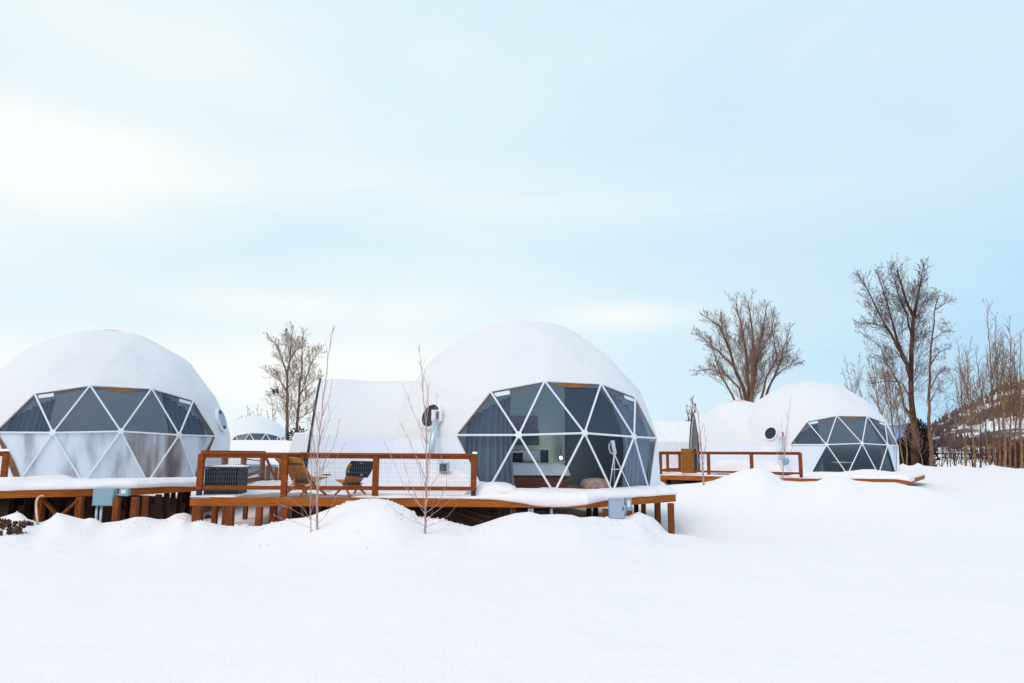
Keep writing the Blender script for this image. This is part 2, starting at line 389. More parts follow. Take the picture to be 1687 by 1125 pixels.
def poly_dist(x, y, poly):
    """signed distance to polygon, >0 inside"""
    x = np.asarray(x, float); y = np.asarray(y, float)
    d = np.full(x.shape, 1e9); ins = np.zeros(x.shape, bool)
    n = len(poly)
    for i in range(n):
        x0, y0 = poly[i]; x1, y1 = poly[(i + 1) % n]
        ex, ey = x1 - x0, y1 - y0
        tt = np.clip(((x - x0) * ex + (y - y0) * ey) / (ex * ex + ey * ey), 0, 1)
        d = np.minimum(d, np.hypot(x - x0 - tt * ex, y - y0 - tt * ey))
        c = ((y0 > y) != (y1 > y)) & (x < (x1 - x0) * (y - y0) / (y1 - y0 + 1e-12) + x0)
        ins ^= c
    return np.where(ins, d, -d)

def terrain(x, y):
    x = np.asarray(x, float); y = np.asarray(y, float)
    s = x / np.maximum(y, 0.5)
    base = interp(y, [-2000, -30, 0, 8, 14, 18.8, 24, 33, 42, 52, 58, 75, 110, 200, 600, 3000], [3.0, -1.7, -1.66, -1.64, -1.78, -2.05, -1.95, -1.55, -1.2, -0.9, -1.15, -0.9, -0.2, 1.2, 4.0, 15.0])
    base = base + 0.30 * fbm(x * 0.12, y * 0.12, 3) * sm(y, 2, 10) + 0.05 * fbm(x * 0.7, y * 0.7, 9) + 0.5 * fbm(x * 0.03, y * 0.03, 5) * sm(y, 60, 120)
    sh = np.maximum(np.maximum(poly_dist(x, y, DECK_C), poly_dist(x, y, DECK_L)), poly_dist(x, y, DECK_R))
    base = base + 0.45 * sm(sh, 1.0, 4.0) * (1 - sm(y, 30, 31))
    lump = 0.05 * fbm(x * 2.2, y * 2.2, 21) + 0.03 * fbm(x * 6, y * 6, 22)
    z = base + lump * sm(y, 9, 15)
    for (T, wf, wb, lo, hi) in ((RL, 2.6, 1.5, RL[0][0], RL[0][-1]), (RC, 2.4, 1.0, RC[0][0], RC[0][-1]), (RR, 3.4, 2.2, RR[0][0], RR[0][-1]), (RF, 4.0, 3.0, RF[0][0], 9), (RB, 7.0, 5.0, RB[0][0], RB[0][-1])):
        yr = interp(s, T[0], T[1]); zr = interp(s, T[0], T[2])
        away = sm(-(y - yr), 0.1, 1.3)
        sw = s + 0.06 * fbm(x * 0.5 + 3, y * 0.5, 71) * away
        zr = zr * (1 - away) + interp(sw, T[3], T[4]) * away
        edge = (0.012 if T is not RB else 0.05) + 0.09 * away
        wgt = sm(s, lo - edge, lo + 0.001) * (1 - sm(s, hi - 0.001, hi + edge))
        tt = y - yr
        prof = np.where(tt < 0, np.exp(-(tt / wf) ** 2), np.exp(-(tt / wb) ** 2))
        prof = np.where(y < 1, 0, prof)
        z = z + (zr - z) * prof * wgt
    return z
def ground_hit(px, py, lo=6.0, hi=60.0):
    """first point of the ground along the sight line of a photo pixel"""
    Yd = lo
    while Yd < hi:
        p = at(px, py, Yd)
        if p.z <= float(terrain(p.x, p.y)): return Vector((p.x, p.y, float(terrain(p.x, p.y))))
        Yd *= 1.004
    p = at(px, py, hi); return Vector((p.x, p.y, float(terrain(p.x, p.y))))
def gz(x, y): return float(terrain(x, y))

def build_ground():
    az = np.concatenate([np.radians(np.linspace(-46, 46, 521)), np.radians(np.linspace(48, 312, 89))])
    rr = [0.6]
    while rr[-1] < 3000:
        r_ = rr[-1]; rr.append(r_ * (1.03 if r_ < 9 else 1.009 if r_ < 22 else 1.018 if r_ < 60 else 1.07))
    rr = np.array(rr)
    A, B = np.meshgrid(az, rr)
    # depth instead of radius inside the front sector keeps crests sharp
    x = np.sin(A) * B; y = np.cos(A) * B
    z = terrain(x, y)
    nr, na = x.shape
    vs = np.stack([x, y, z], -1).reshape(-1, 3)
    i, j = np.meshgrid(np.arange(nr - 1), np.arange(na), indexing='ij')
    j2 = (j + 1) % na
    f = np.stack([i * na + j, i * na + j2, (i + 1) * na + j2, (i + 1) * na + j], -1).reshape(-1, 4)
    vs = np.vstack([vs, [[0, 0, gz(0, 0.01)]]])
    fl = [tuple(q) for q in f.tolist()] + [((k + 1) % na, k, len(vs) - 1) for k in range(na)]
    me = bpy.data.meshes.new('snow_ground'); me.from_pydata(vs.tolist(), [], fl); me.update()
    me.polygons.foreach_set('use_smooth', [True] * len(me.polygons))
    ca = me.color_attributes.new('earth', 'FLOAT_COLOR', 'POINT')
    sh = np.maximum(np.maximum(poly_dist(vs[:, 0], vs[:, 1], DECK_C), poly_dist(vs[:, 0], vs[:, 1], DECK_L)), poly_dist(vs[:, 0], vs[:, 1], DECK_R) - 2.0)
    e = sm(sh, 0.1, 1.0) * 0.75
    e = e + 0.45 * np.exp(-((vs[:, 0] + 10.2) / 1.2) ** 2 - ((vs[:, 1] - 20.6) / 2.2) ** 2)
    buf = np.repeat(e[:, None], 4, 1).astype(np.float32); ca.data.foreach_set('color', buf.ravel())
    o = bpy.data.objects.new('ground', me); COL.objects.link(o); me.materials.append(m_ground)
    clean(o, kind='structure')
build_ground()

# hill on the right and far mountain
def hill(name, prof, y0, y1, mt, rows=50, cols=220, rough=6.0, seed=1, zb=-1.0):
    s0, s1 = prof[0][0], prof[-1][0]
    mb = MB(); P = []
    pxs = np.linspace(s0, s1, cols)
    tops = [at(q, float(np.interp(q, [a for a, _ in prof], [b_ for _, b_ in prof])), y1) for q in pxs]
    for i in range(rows + 8):
        t_ = i / rows; row = []
        for k, tp in enumerate(tops):
            yy = y0 + (y1 - y0) * t_
            xx = tp.x * yy / y1
            hgt = (tp.z - zb)
            prof_ = (t_ ** 0.85) if t_ <= 1 else 1 - (t_ - 1) * 1.2
            n_ = float(fbm(np.array(xx / 40.0), np.array(yy / 60.0), seed)) * rough * min(1, t_ * 3) * (0.25 if abs(t_ - 1) < .03 else 1)
            row.append((xx, yy, zb + hgt * prof_ + n_))
        P.append(row)
    mb.grid(P)
    o = mb.build(name, mt, smooth=True); clean(o, kind='structure'); return P
m_hill = mat('brushy_hill', (0.11, 0.055, 0.045), 0.9, 0.1)
t = m_hill.node_tree; b = t.nodes['Principled BSDF']
tcn = t.nodes.new('ShaderNodeTexCoord'); mpn = t.nodes.new('ShaderNodeMapping'); mpn.inputs['Scale'].default_value = (1, 0.5, 2.6)
t.links.new(tcn.outputs['Object'], mpn.inputs[0])
nA = t.nodes.new('ShaderNodeTexNoise'); nA.inputs['Scale'].default_value = 0.05; nA.inputs['Detail'].default_value = 8; nA.inputs['Roughness'].default_value = 0.62
nB = t.nodes.new('ShaderNodeTexNoise'); nB.inputs['Scale'].default_value = 0.35; nB.inputs['Detail'].default_value = 4
t.links.new(mpn.outputs[0], nA.inputs[0]); t.links.new(mpn.outputs[0], nB.inputs[0])
brush = ramp(t, nB.outputs['Fac'], [(0.35, (0.06, 0.065, 0.10)), (0.55, (0.15, 0.10, 0.10)), (0.7, (0.22, 0.14, 0.12))])
t.links.new(mixc(t, ramp(t, nA.outputs['Fac'], [(0.455, (0, 0, 0)), (0.49, (1, 1, 1))]), brush, (0.82, 0.83, 0.88)), b.inputs['Base Color'])
HP = hill('hill', [(1505, 722), (1536, 704), (1562, 688), (1598, 670), (1617, 662), (1642, 646), (1671, 634), (1700, 627), (1800, 610), (2000, 590), (2300, 620), (2700, 690), (3100, 752)], 190, 420, m_hill, cols=460, seed=4, zb=-0.5)
m_mtn = mat('hazed_mountain', (0.14, 0.22, 0.40), 0.95, 0.0, col2=(0.26, 0.36, 0.58), scale=0.006, lo=0.4, hi=0.6)  # air haze over the far slope is put into this blue
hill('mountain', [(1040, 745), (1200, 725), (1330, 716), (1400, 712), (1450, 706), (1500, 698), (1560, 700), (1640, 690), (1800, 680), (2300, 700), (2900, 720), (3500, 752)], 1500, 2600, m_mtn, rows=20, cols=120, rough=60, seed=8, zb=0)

# ------------------------------------------------------------------ dome units
def geo3():
    ph = [Vector((0, 0, 1))]
    for k in range(5): ph.append(Vector((math.cos(R(72 * k)) * 2 / 5 ** .5, math.sin(R(72 * k)) * 2 / 5 ** .5, 1 / 5 ** .5)))
    for k in range(5): ph.append(Vector((math.cos(R(72 * k + 36)) * 2 / 5 ** .5, math.sin(R(72 * k + 36)) * 2 / 5 ** .5, -1 / 5 ** .5)))
    ph.append(Vector((0, 0, -1)))
    Fc = []
    for k in range(5):
        n = (k + 1) % 5
        Fc += [(0, 1 + k, 1 + n), (1 + k, 6 + k, 1 + n), (1 + n, 6 + k, 6 + n), (11, 6 + n, 6 + k)]
    tri = []
    for a, b_, c in Fc:
        g = {}
        for i in range(4):
            for j in range(4 - i):
                g[i, j] = (ph[a] * i + ph[b_] * j + ph[c] * (3 - i - j)).normalized()
        for i in range(3):
            for j in range(3 - i):
                tri.append((g[i, j], g[i + 1, j], g[i, j + 1]))
                if i + j < 2: tri.append((g[i + 1, j], g[i + 1, j + 1], g[i, j + 1]))
    return tri
TRI = geo3()
_nrm = []
for a, b_, c in TRI:
    n = (b_ - a).cross(c - a).normalized()
    if n.dot(a) < 0: n = -n
    _nrm.append((*n, n.dot(a)))
NRM = np.array(_nrm)
def hull_r(d):
    """distance to the flat-faced geodesic hull of unit radius along directions d (n,3)"""
    dn = d @ NRM[:, :3].T
    r_ = np.where(dn > 0.2, NRM[None, :, 3] / np.maximum(dn, 1e-6), 9)
    return r_.min(1)
def sph(z, azd): q = (1 - z * z) ** .5; return Vector((q * math.cos(R(azd)), q * math.sin(R(azd)), z))
EQ = [sph(.172, 60.2), sph(.172, 83.8), sph(.188, 108), sph(.172, 132.2), sph(.172, 155.8)]
UP = [sph(.447, 72), sph(.515, 94.4), sph(.515, 121.6), sph(.447, 144)]
LO = [sph(-.188, 72), sph(-.172, 96.2), sph(-.172, 119.8), sph(-.188, 144)]
RAD = 4.0
ZC = 0.75                                           # sphere centre above the floor

def shell(center, rad, lat0, win=None, soft=0.85, crown=0.0, seed=0, skip=None, step=3.6, wob=0.012, rot=0.0):
    """skin of a geodesic dome; triangulated in an azimuthal map so the window can be cut out"""
    pts = []; edges = []
    def to2(d):
        d = d.normalized(); th = math.degrees(math.acos(max(-1, min(1, d.z)))); a = math.atan2(d.y, d.x)
        return Vector((th * math.cos(a), th * math.sin(a)))
    th0 = 90 - lat0
    wpoly = []; w3 = {}
    if win:
        loop = [EQ[0], UP[0], UP[1], UP[2], UP[3], EQ[4], LO[3]]
        for i in range(len(loop) - 1):
            for k in range(8):
                p3 = loop[i].lerp(loop[i + 1], k / 8.0); q = to2(p3); wpoly.append(q); w3[len(wpoly) - 1] = p3
        wpoly.append(to2(LO[3])); w3[len(wpoly) - 1] = LO[3]
        for k in range(8, -1, -1):
            pass
        first = [LO[0].lerp(EQ[0], k / 8.0) for k in range(8)]
        wpoly = [to2(p) for p in first] + wpoly
        w3 = {i: p for i, p in enumerate(first)} | {i + 8: p for i, p in w3.items()}
    def inside(q, poly):
        c = False; n = len(poly)
        for i in range(n):
            a = poly[i]; b2 = poly[(i + 1) % n]
            if (a.y > q.y) != (b2.y > q.y) and q.x < (b2.x - a.x) * (q.y - a.y) / (b2.y - a.y) + a.x: c = not c
        return c
    P2 = []; P3 = []
    closed = []
    if win:
        # closing polygon runs outside the base circle
        closed = list(wpoly) + [to2(sph(-.188, 144)) * 1.2, to2(sph(-.18, 108)) * 1.3, to2(sph(-.188, 72)) * 1.2]
        for i, q in enumerate(wpoly): P2.append(q); P3.append(w3[i])
        edges = [(i, i + 1) for i in range(len(wpoly) - 1)]
    nw = len(P2)
    wv = np.array([[q.x, q.y] for q in wpoly]) if win else None
    th = 0.0; rows = []
    nring = int(th0 / step)
    for i in range(nring + 1):
        th = th0 * i / nring
        cnt = 1 if i == 0 else max(8, int(2 * PI * math.sin(R(min(th, 90))) / R(step)))
        if i > 0: cnt = max(cnt, 10)
        for k in range(cnt):
            a = 2 * PI * (k + 0.5 * (i % 2)) / cnt
            q = Vector((th * math.cos(a), th * math.sin(a)))
            if win:
                if inside(q, closed): continue
                if np.hypot(wv[:, 0] - q.x, wv[:, 1] - q.y).min() < step * 0.45: continue
            d = Vector((math.sin(R(th)) * math.cos(a), math.sin(R(th)) * math.sin(a), math.cos(R(th))))
            P2.append(q); P3.append(d)
    res = delaunay_2d_cdt(P2, edges, [], 0, 1e-5)
    v2, _, fcs, ov = res[0], res[1], res[2], res[3]
    d3 = []
    for i, q in enumerate(v2):
        o_ = ov[i]
        if o_: d3.append(P3[o_[0]])
        else:
            th = q.length; a = math.atan2(q.y, q.x); d3.append(Vector((math.sin(R(th)) * math.cos(a), math.sin(R(th)) * math.sin(a), math.cos(R(th)))))
    D = np.array([tuple(d) for d in d3]); L = np.linalg.norm(D, axis=1)
    isw = np.array([bool(ov[i]) and ov[i][0] < nw for i in range(len(v2))])
    U = D / L[:, None]
    if rot:
        c_, s_ = math.cos(rot), math.sin(rot)
        Uh = np.stack([U[:, 0] * c_ - U[:, 1] * s_, U[:, 0] * s_ + U[:, 1] * c_, U[:, 2]], -1)
    else: Uh = U
    hr = hull_r(Uh)
    lat = np.degrees(np.arcsin(np.clip(U[:, 2], -1, 1)))
    r_ = rad * (1 - soft + soft * hr * 1.012) + crown * sm(lat, 35, 88)
    r_ = r_ + wob * 2.2 * fbm(U[:, 0] * 7 + seed, U[:, 1] * 7 + U[:, 2] * 3, seed + 2) + 0.10 * crown * fbm(U[:, 0] * 5, U[:, 1] * 5, seed + 5) * sm(lat, 40, 65) * 4
    Pw = U * r_[:, None]
    Pw[isw] = D[isw] * (rad + 0.03)
    Pw += np.array(center)
    fl = []
    for f in fcs:
        c2 = sum((v2[i] for i in f), Vector((0, 0))) / len(f)
        if win and inside(c2, closed): continue
        c3 = Pw[list(f)].mean(0)
        if skip is not None and skip(c3): continue
        fl.append(tuple(f)[::-1])
    me_mb = MB(); me_mb.v = Pw.tolist(); me_mb.f = fl
    # consistent outward orientation
    out_ = []
    C_ = np.array(center)
    for f in me_mb.f:
        a, b2, c = Pw[f[0]], Pw[f[1]], Pw[f[2]]
        n = np.cross(b2 - a, c - a)
        out_.append(f if np.dot(n, a - C_) > 0 else f[::-1])
    me_mb.f = out_
    return me_mb
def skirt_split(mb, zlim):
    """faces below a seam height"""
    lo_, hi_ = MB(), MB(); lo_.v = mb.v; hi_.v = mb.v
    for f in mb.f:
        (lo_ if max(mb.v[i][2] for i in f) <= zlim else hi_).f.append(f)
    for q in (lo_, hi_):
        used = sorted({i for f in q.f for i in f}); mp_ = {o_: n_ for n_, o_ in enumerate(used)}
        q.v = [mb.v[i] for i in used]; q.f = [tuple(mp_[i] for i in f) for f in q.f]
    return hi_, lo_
def P(d, k=1.0): return Vector(d) * RAD * k + Vector((0, 0, ZC))

A_C = R(184.0)
_ca, _sa = math.cos(-A_C), math.sin(-A_C)
def unit_local(dx, dy): return Vector((dx * _ca - dy * _sa, dx * _sa + dy * _ca))   # offsets measured at the middle unit -> unit frame
ANX = unit_local(-3.5, 0.9)
VST = unit_local(-6.0, -0.29)
VAX = unit_local(-0.991, -0.134)

def local_dir(px, py, cx, cy, cz, a, rad=RAD):
    """where the sight line meets the dome sphere, as a direction in the unit frame"""
    d = ray(px, py).normalized(); c = Vector((cx, cy, cz)); bq = d.dot(c); q = bq - max(0.0, bq * bq - c.length_squared + rad * rad) ** .5
    p = (d * q - c).normalized(); ca, sa = math.cos(-a), math.sin(-a)
    return Vector((p.x * ca - p.y * sa, p.x * sa + p.y * ca, p.z))

def porthole(root, d, r_=0.31, open_black=True):
    c = P(d, 1.0) ; nn = Vector(d)
    m1 = MB(); m1.lathe([(r_ + .045, -.05), (r_ + .045, .035), (r_ - .01, .05), (r_ - .01, -.05)], c, 32, nn)
    rim = m1.build('porthole', m_strut if not open_black else m_strut, root, smooth=False, local=True)
    m2 = MB(); m2.lathe([(r_ - .012, -.02), (r_ - .012, .03)], c, 32, nn)
    m2.build('pane', m_black if open_black else m_grey2, rim, local=True)
    return rim

def dome_unit(label, cx, cy, floor, a_deg, group, crown=0.18, annex_top=3.4, seed=0, film='none', detail=2, port=None, port_grey=None, annex=True, vrot=0.0, lean=0.0, label_extra=None):
    a = R(a_deg)
    root = thing('geodesic_dome', label, 'dome tent', (cx, cy, floor), a, group)
    C0 = (0, 0, ZC)
    vax = Matrix.Rotation(vrot, 3, 'Z') @ Vector((VAX.x, VAX.y, 0)); vpr = Vector((-vax.y, vax.x, 0)); v0 = Vector((VST.x, VST.y, 0)); LN = lambda z: vax * (-lean * (1 - z / 3.14))
    am = 2.5 if annex_top > 3.5 else 2.15
    AC = np.array([ANX.x, ANX.y, annex_top - am])
    def in_main(c): return np.linalg.norm(c - np.array(C0)) < RAD - 0.12
    def in_vest(c):
        q = Vector((c[0], c[1], 0)) - v0
        u = -q.dot(vax); v = abs(q.dot(vpr))
        return -1 < u < 2.6 and v < 1.9 and c[2] < 1.9
    mb = shell(C0, RAD, -10.5, win=True, crown=crown, seed=seed, skip=(lambda c: np.linalg.norm(c - AC) < am - 0.12) if annex else None, step=3.2 if detail > 1 else 6)
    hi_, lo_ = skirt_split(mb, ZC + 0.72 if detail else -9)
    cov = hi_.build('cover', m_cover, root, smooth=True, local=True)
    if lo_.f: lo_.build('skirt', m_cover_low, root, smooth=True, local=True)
    # cap on the crown
    cp = MB(); top = ZC + RAD + crown
    cp.lathe([(0.62, -0.13), (0.5, -0.055), (0.3, -0.012), (0.08, 0.018)], (0, 0, top), 20)
    cp.build('vent_cap', m_redcap, root, smooth=True, local=True)
    if annex:
        mb = shell(AC, am, -math.degrees(math.asin(min(.95, (annex_top - am + 0.02) / am))) if annex_top > am else -2, crown=0.0, seed=seed + 3, skip=lambda c: in_main(c) or in_vest(c), step=5, rot=0.3)
        an = mb.build('annex_cover', m_cover, root, smooth=True, local=True)
        if annex_top > 3.5:
            cp = MB(); cp.lathe([(0.5, -0.07), (0.35, 0.0), (0.06, 0.05)], (AC[0], AC[1], annex_top), 16)
            cp.build('vent_cap', m_redcap, root, smooth=True, local=True)
        # entrance vestibule: a pointed fabric vault ending in an open gable
        prof = [(-2.02, 0.0), (-2.0, 1.45)]
        for k in range(1, 8):
            u = k / 8; prof.append((-2.0 * (1 - u), 1.45 + (3.14 - 1.45) * (math.sin(u * PI / 2) ** 0.85 * 0.72 + 0.28 * u)))
        prof.append((0, 3.14)); prof += [(-q, z) for q, z in reversed(prof[:-1])]
        rows = []
        for k in range(0, 25):
            L_ = k * 0.125
            rows.append([v0 + LN(z) - vax * L_ + vpr * q + Vector((0, 0, z + 0.02 * math.sin(L_ * 3 + q))) for q, z in prof])
        vb = MB(); vb.grid(rows)
        vh, vl = skirt_split(vb, 1.49)
        ves = vh.build('vestibule', m_cover, root, smooth=True, local=True);
        for sgn in (-1, 1):
            hb_ = MB(); hb_.v = vl.v; hb_.f = [f for f in vl.f if (Vector((vl.v[f[0]][0], vl.v[f[0]][1], 0)) - v0).dot(vpr) * sgn > 0]
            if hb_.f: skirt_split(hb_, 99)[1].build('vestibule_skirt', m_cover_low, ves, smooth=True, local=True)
        fb = MB(); fb.tube([v0 + LN(z) + vpr * q * 1.005 + Vector((0, 0, z + .01)) for q, z in prof], 0.035, 6); fb.build('entrance_frame', m_black, ves, local=True)
        ed = MB(); ed.add([v0 + LN(z) - vax * 0.10 + vpr * q * 0.99 + Vector((0, 0, z * 0.99)) for q, z in prof], [tuple(range(len(prof)))]); ed.build('entrance_dark_sheet', m_black, ves, local=True)  # black sheet just inside the gable, standing in for the unlit interior
    # inner liner, floor
    if detail > 0:
        li = shell(C0, RAD - 0.22, -9, win=True, crown=0, seed=9, step=9, wob=0)
        li.f = [f[::-1] for f in li.f]
        li.build('inner_liner', m_inner, root, smooth=True, local=True)
        fl = MB(); fl.lathe([(3.85, 0.004), (3.85, 0.05)], (0, 0, 0), 40); fl.build('floor', m_floor, root, local=True)
    # glazing
    tris_up = [(EQ[0], UP[0], EQ[1]), (UP[0], UP[1], EQ[1]), (EQ[1], UP[1], EQ[2]), (UP[1], UP[2], EQ[2]), (EQ[2], UP[2], EQ[3]), (UP[2], UP[3], EQ[3]), (EQ[3], UP[3], EQ[4])]
    tris_lo = [(EQ[0], EQ[1], LO[0]), (LO[0], EQ[1], LO[1]), (EQ[1], EQ[2], LO[1]), (LO[1], EQ[2], LO[2]), (EQ[2], EQ[3], LO[2]), (LO[2], EQ[3], LO[3]), (EQ[3], EQ[4], LO[3])]
    sb = MB(); k_ = 1.0
    eds = set()
    def key(p): return tuple(round(c, 4) for c in p)
    for tr_ in tris_up + tris_lo:
        for i in range(3):
            e_ = tuple(sorted((key(tr_[i]), key(tr_[(i + 1) % 3]))))
            eds.add(e_)
    for e0, e1 in sorted(eds):
        sb.tube([P(e0, 1.003), P(e1, 1.003)], 0.026 if detail > 1 else 0.045, 8)
    for q in EQ[1:4]:
        sb.lathe([(0.085, -0.02), (0.085, 0.045), (0.06, 0.052)], P(q, 1.0), 12, q)
    frame = sb.build('window_frame', m_strut, root, smooth=False, local=True)
    for idx, tr_ in enumerate(tris_up + tris_lo):
        pm = m_pane_up if idx < 7 else m_pane
        if detail == 0: pm = m_far_pane
        if idx >= 7 and film == 'all': pm = m_film2 if idx in (11, 12) else m_film
        if film == 'right' and idx == 7: pm = m_header
        if film == 'right' and idx == 13: pm = m_film
        pb = MB(); pb.add([P(q, 0.993) for q in tr_], [(0, 1, 2)]); pb.build('window_pane', pm, root, local=True)
    # brown valance sagging under the top edge, one scallop per upper pane
    vb = MB()
    for i in range(3):
        a_, b2 = UP[i], UP[i + 1]; n_ = 12; r0 = []; r1 = []
        dp = (0.24, 0.32, 0.26)[i] if detail > 1 else 0.2
        tgt = EQ[i + 1]
        for k in range(n_ + 1):
            u = k / n_; p0 = a_.lerp(b2, u); sag = 4 * u * (1 - u)
            if i == 0: sag = u ** 0.6 * (1 - u) * 1.5 + 0.05
            if i == 2: sag = (1 - u) ** 0.6 * u * 1.5 + 0.05
            p1 = p0.lerp(tgt, dp * sag * 0.33)
            r0.append(P(p0, 1.001)); r1.append(P(p1, 1.001))
        vb.grid([r0, r1])
    for a_, b2, c_ in ((EQ[0], UP[0], EQ[1]), (UP[3], EQ[4], EQ[3])):
        r0 = [P(a_.lerp(b2, k / 6), 1.001) for k in range(7)]; r1 = [P(a_.lerp(b2, k / 6).lerp(c_, 0.045), 1.001) for k in range(7)]
        vb.grid([r0, r1])
    if film == 'all':
        for a_, b2, c_, wd in ((EQ[0], LO[0], EQ[1], .10), (EQ[4], LO[3], EQ[3], .10)):
            r0 = [P(a_.lerp(b2, k / 6), 1.001) for k in range(7)]; r1 = [P(a_.lerp(b2, k / 6).lerp(c_, wd * (.4 + .9 * math.sin(k / 6 * 2.2))), 1.001) for k in range(7)]
            vb.grid([r0, r1])
    vb.build('valance', m_liner, frame, local=True)
    # curtains gathered at both ends
    if detail > 0:
        def curtain(az0, az1, top0, top1, m_c, nz_=1, sagd=0.0):
            cb = MB(); rows = []
            ncol = 90; nrow = 10
            for j in range(nrow + 1):
                v = j / nrow; row = []
                for i in range(ncol + 1):
                    u = i / ncol
                    azd = az0 + (az1 - az0) * u
                    zt = top0 + (top1 - top0) * u
                    z = zt + (-.172 - zt) * v
                    dsp = 0.5 + 0.5 * v
                    azd2 = azd + sagd * (v ** 1.5) * (u - 0.2)
                    q = (1 - min(.98, abs(z)) ** 2) ** .5
                    rr_ = 0.945 - 0.02 * abs(z) + 0.011 * math.sin(u * 2 * PI * 8 + 2.6 * math.sin(u * 6.5) + 1.6 * v + seed)
                    d = Vector((q * math.cos(R(azd2)), q * math.sin(R(azd2)), z))
                    hr_ = float(hull_r(np.array([tuple(d)]))[0])
                    row.append(P(d, rr_ * hr_ / 0.985))
                rows.append(row)
            cb.grid(rows)
            return cb.build('curtain', m_c, root, smooth=True, local=True)
        c1 = curtain(63, 80, 0.30, 0.455, m_curtain, sagd=3)
        c2 = curtain(129, 152, 0.53, 0.30, m_curtain_r if seed == 1 else m_curtain, sagd=-2)
        for (u0, u1, A, B_) in ((0.04, 0.34, UP[0], UP[1]), (0.66, 0.97, UP[2], UP[3])):
            tgt = EQ[1] if A is UP[0] else EQ[3]
            n_ = 16; r0 = []; r1 = []
            for k in range(n_ + 1):
                u = u0 + (u1 - u0) * k / n_
                p0 = A.lerp(B_, u).lerp(tgt, 0.045); p1 = p0.lerp(tgt, 0.085 + 0.015 * (k % 2))
                r0.append(P(p0, 0.999)); r1.append(P(p1, 0.999 + 0.002 * (k % 2)))
            hb = MB(); hb.grid([r0, r1]); hb.build('curtain_header', m_header, c1 if A is UP[0] else c2, local=True)
    if port is not None: porthole(root, port)
    if port_grey is not None:
        rim = porthole(root, port_grey, 0.36, False)
        c = P(port_grey, 1.0)
        for dz_ in (0.26, -0.26):
            tdir = Vector((0, 0, 1)); tdir = (tdir - port_grey * tdir.dot(port_grey)).normalized()
            kb = MB(); kb.lathe([(0.06, 0.03), (0.06, 0.06)], c + tdir * dz_, 12, port_grey); kb.build('knob', m_black, rim, local=True)
    return root

CC = (0.33, 21.79, -0.26); CL = (-13.45, 24.1, -0.20); CR = (15.65, 38.26, -0.20)
P_C = local_dir(711, 686, *CC, R(184.0))
P_R = local_dir(1270, 714, *CR, R(173.0))
P_L = local_dir(364.5, 692, *CL, R(198.1))
P_port = (P_C + P_R).normalized()
G = 'white geodesic dome tents on timber decks'
dC = dome_unit('largest white geodesic dome on the middle deck, a white bed showing through its window', CC[0], CC[1], DZ, 184.0, G, 0.20, 3.2, 1, 'none', port=P_C, vrot=R(6), lean=-0.28)
dL = dome_unit('white geodesic dome on the left deck with fogged lower window panes', CL[0], CL[1], DZL, 198.1, G, 0.20, 3.34, 2, 'all', port=P_port, port_grey=P_L)
dR = dome_unit('white geodesic dome on the right deck, twin-humped, in front of the tall bare trees', CR[0], CR[1], DZR, 173.0, G, 0.03, 3.88, 5, 'right', port=P_R, vrot=R(-4))
dB = dome_unit('small distant white dome behind the snowbank between the left and middle domes', -27.6, 79.0, -0.9, 186.0, G, 0.05, 3.7, 7, 'none', detail=0, port=P_port)

# ------------------------------------------------------------------ interior of the middle dome
FZ = DZ + 0.05
def zline(px, py, Yd): return at(px, py, Yd).z
pw = thing('partition_wall', 'tall teal partition wall behind the bed in the middle dome', 'wall', (0.8, 23.4, FZ))
mb = MB(); x0 = at(800, 700, 23.4).x; x1 = at(930, 700, 23.4).x
mb.box(((x0 + x1) / 2, 23.4, (FZ + 2.0) / 2), (x1 - x0, 0.12, 2.0 - FZ)); mb.build('panel', m_teal, pw)
mb = MB(); x2 = at(1035, 700, 23.4).x; mb.box(((x1 + x2) / 2 + .01, 23.46, (FZ + 2.15) / 2), (x2 - x1, 0.12, 2.15 - FZ)); mb.build('dark_panel', m_darkwall, pw)
bed = thing('bed', 'made bed with white duvet and wooden base inside the middle dome', 'bed', (at(885, 790, 20.6).x, 20.9, FZ))
bx0 = at(826, 790, 19.9).x; bx1 = at(941, 790, 19.9).x; bc = (bx0 + bx1) / 2; bw = bx1 - bx0
zt = zline(880, 764, 20.1); zm = zline(880, 783, 19.9)
mb = MB(); mb.box((bc, 20.95, (FZ + zm) / 2 - 0.01), (bw * 0.9, 1.95, zm - FZ - 0.02)); mb.build('bed_base', m_bedwood, bed, bevel=0.02)
mb = MB(); rows = []
for i in range(13):
    v = i / 12; row = []
    for j in range(25):
        u = j / 24
        xx = bc + (u - .5) * bw; yy = 19.88 + v * 1.6
        drop = max(0, 1 - min(u, 1 - u) / 0.08) ** 1.6; fr_ = max(0, 1 - v / 0.12) ** 1.5
        zz = zt - (zt - zm) * max(drop, fr_) + 0.02 * math.sin(u * 17 + v * 5) * (1 - max(drop, fr_))
        row.append((xx, yy, zz))
    rows.append(row)
mb.grid(rows); mb.build('duvet', m_white, bed, smooth=True)
mb = MB(); mb.box((bc, 21.55, zt - 0.07), (bw * .97, 0.75, 0.14)); mb.build('blanket', m_dark, bed, bevel=0.03)
def cushion(cx, cy, cz, w_, h_, mt, par, tilt=0.35):
    mb = MB(); rows = []
    for side in (1, -1):
        rows = []
        for i in range(9):
            row = []
            for j in range(11):
                u = j / 10 * 2 - 1; v = i / 8 * 2 - 1
                th_ = 0.085 * (1 - abs(u) ** 3) ** .5 * (1 - abs(v) ** 3) ** .5 * side
                pinch = 1 - 0.07 * (1 - abs(u)) * abs(v)
                row.append((cx + u * w_ / 2, cy - th_ + v * h_ / 2 * tilt, cz + v * h_ / 2 * pinch))
            rows.append(row)
        mb.grid(rows if side == 1 else rows[::-1])
    mb.build('pillow', mt, par, smooth=True)
yb = 21.9
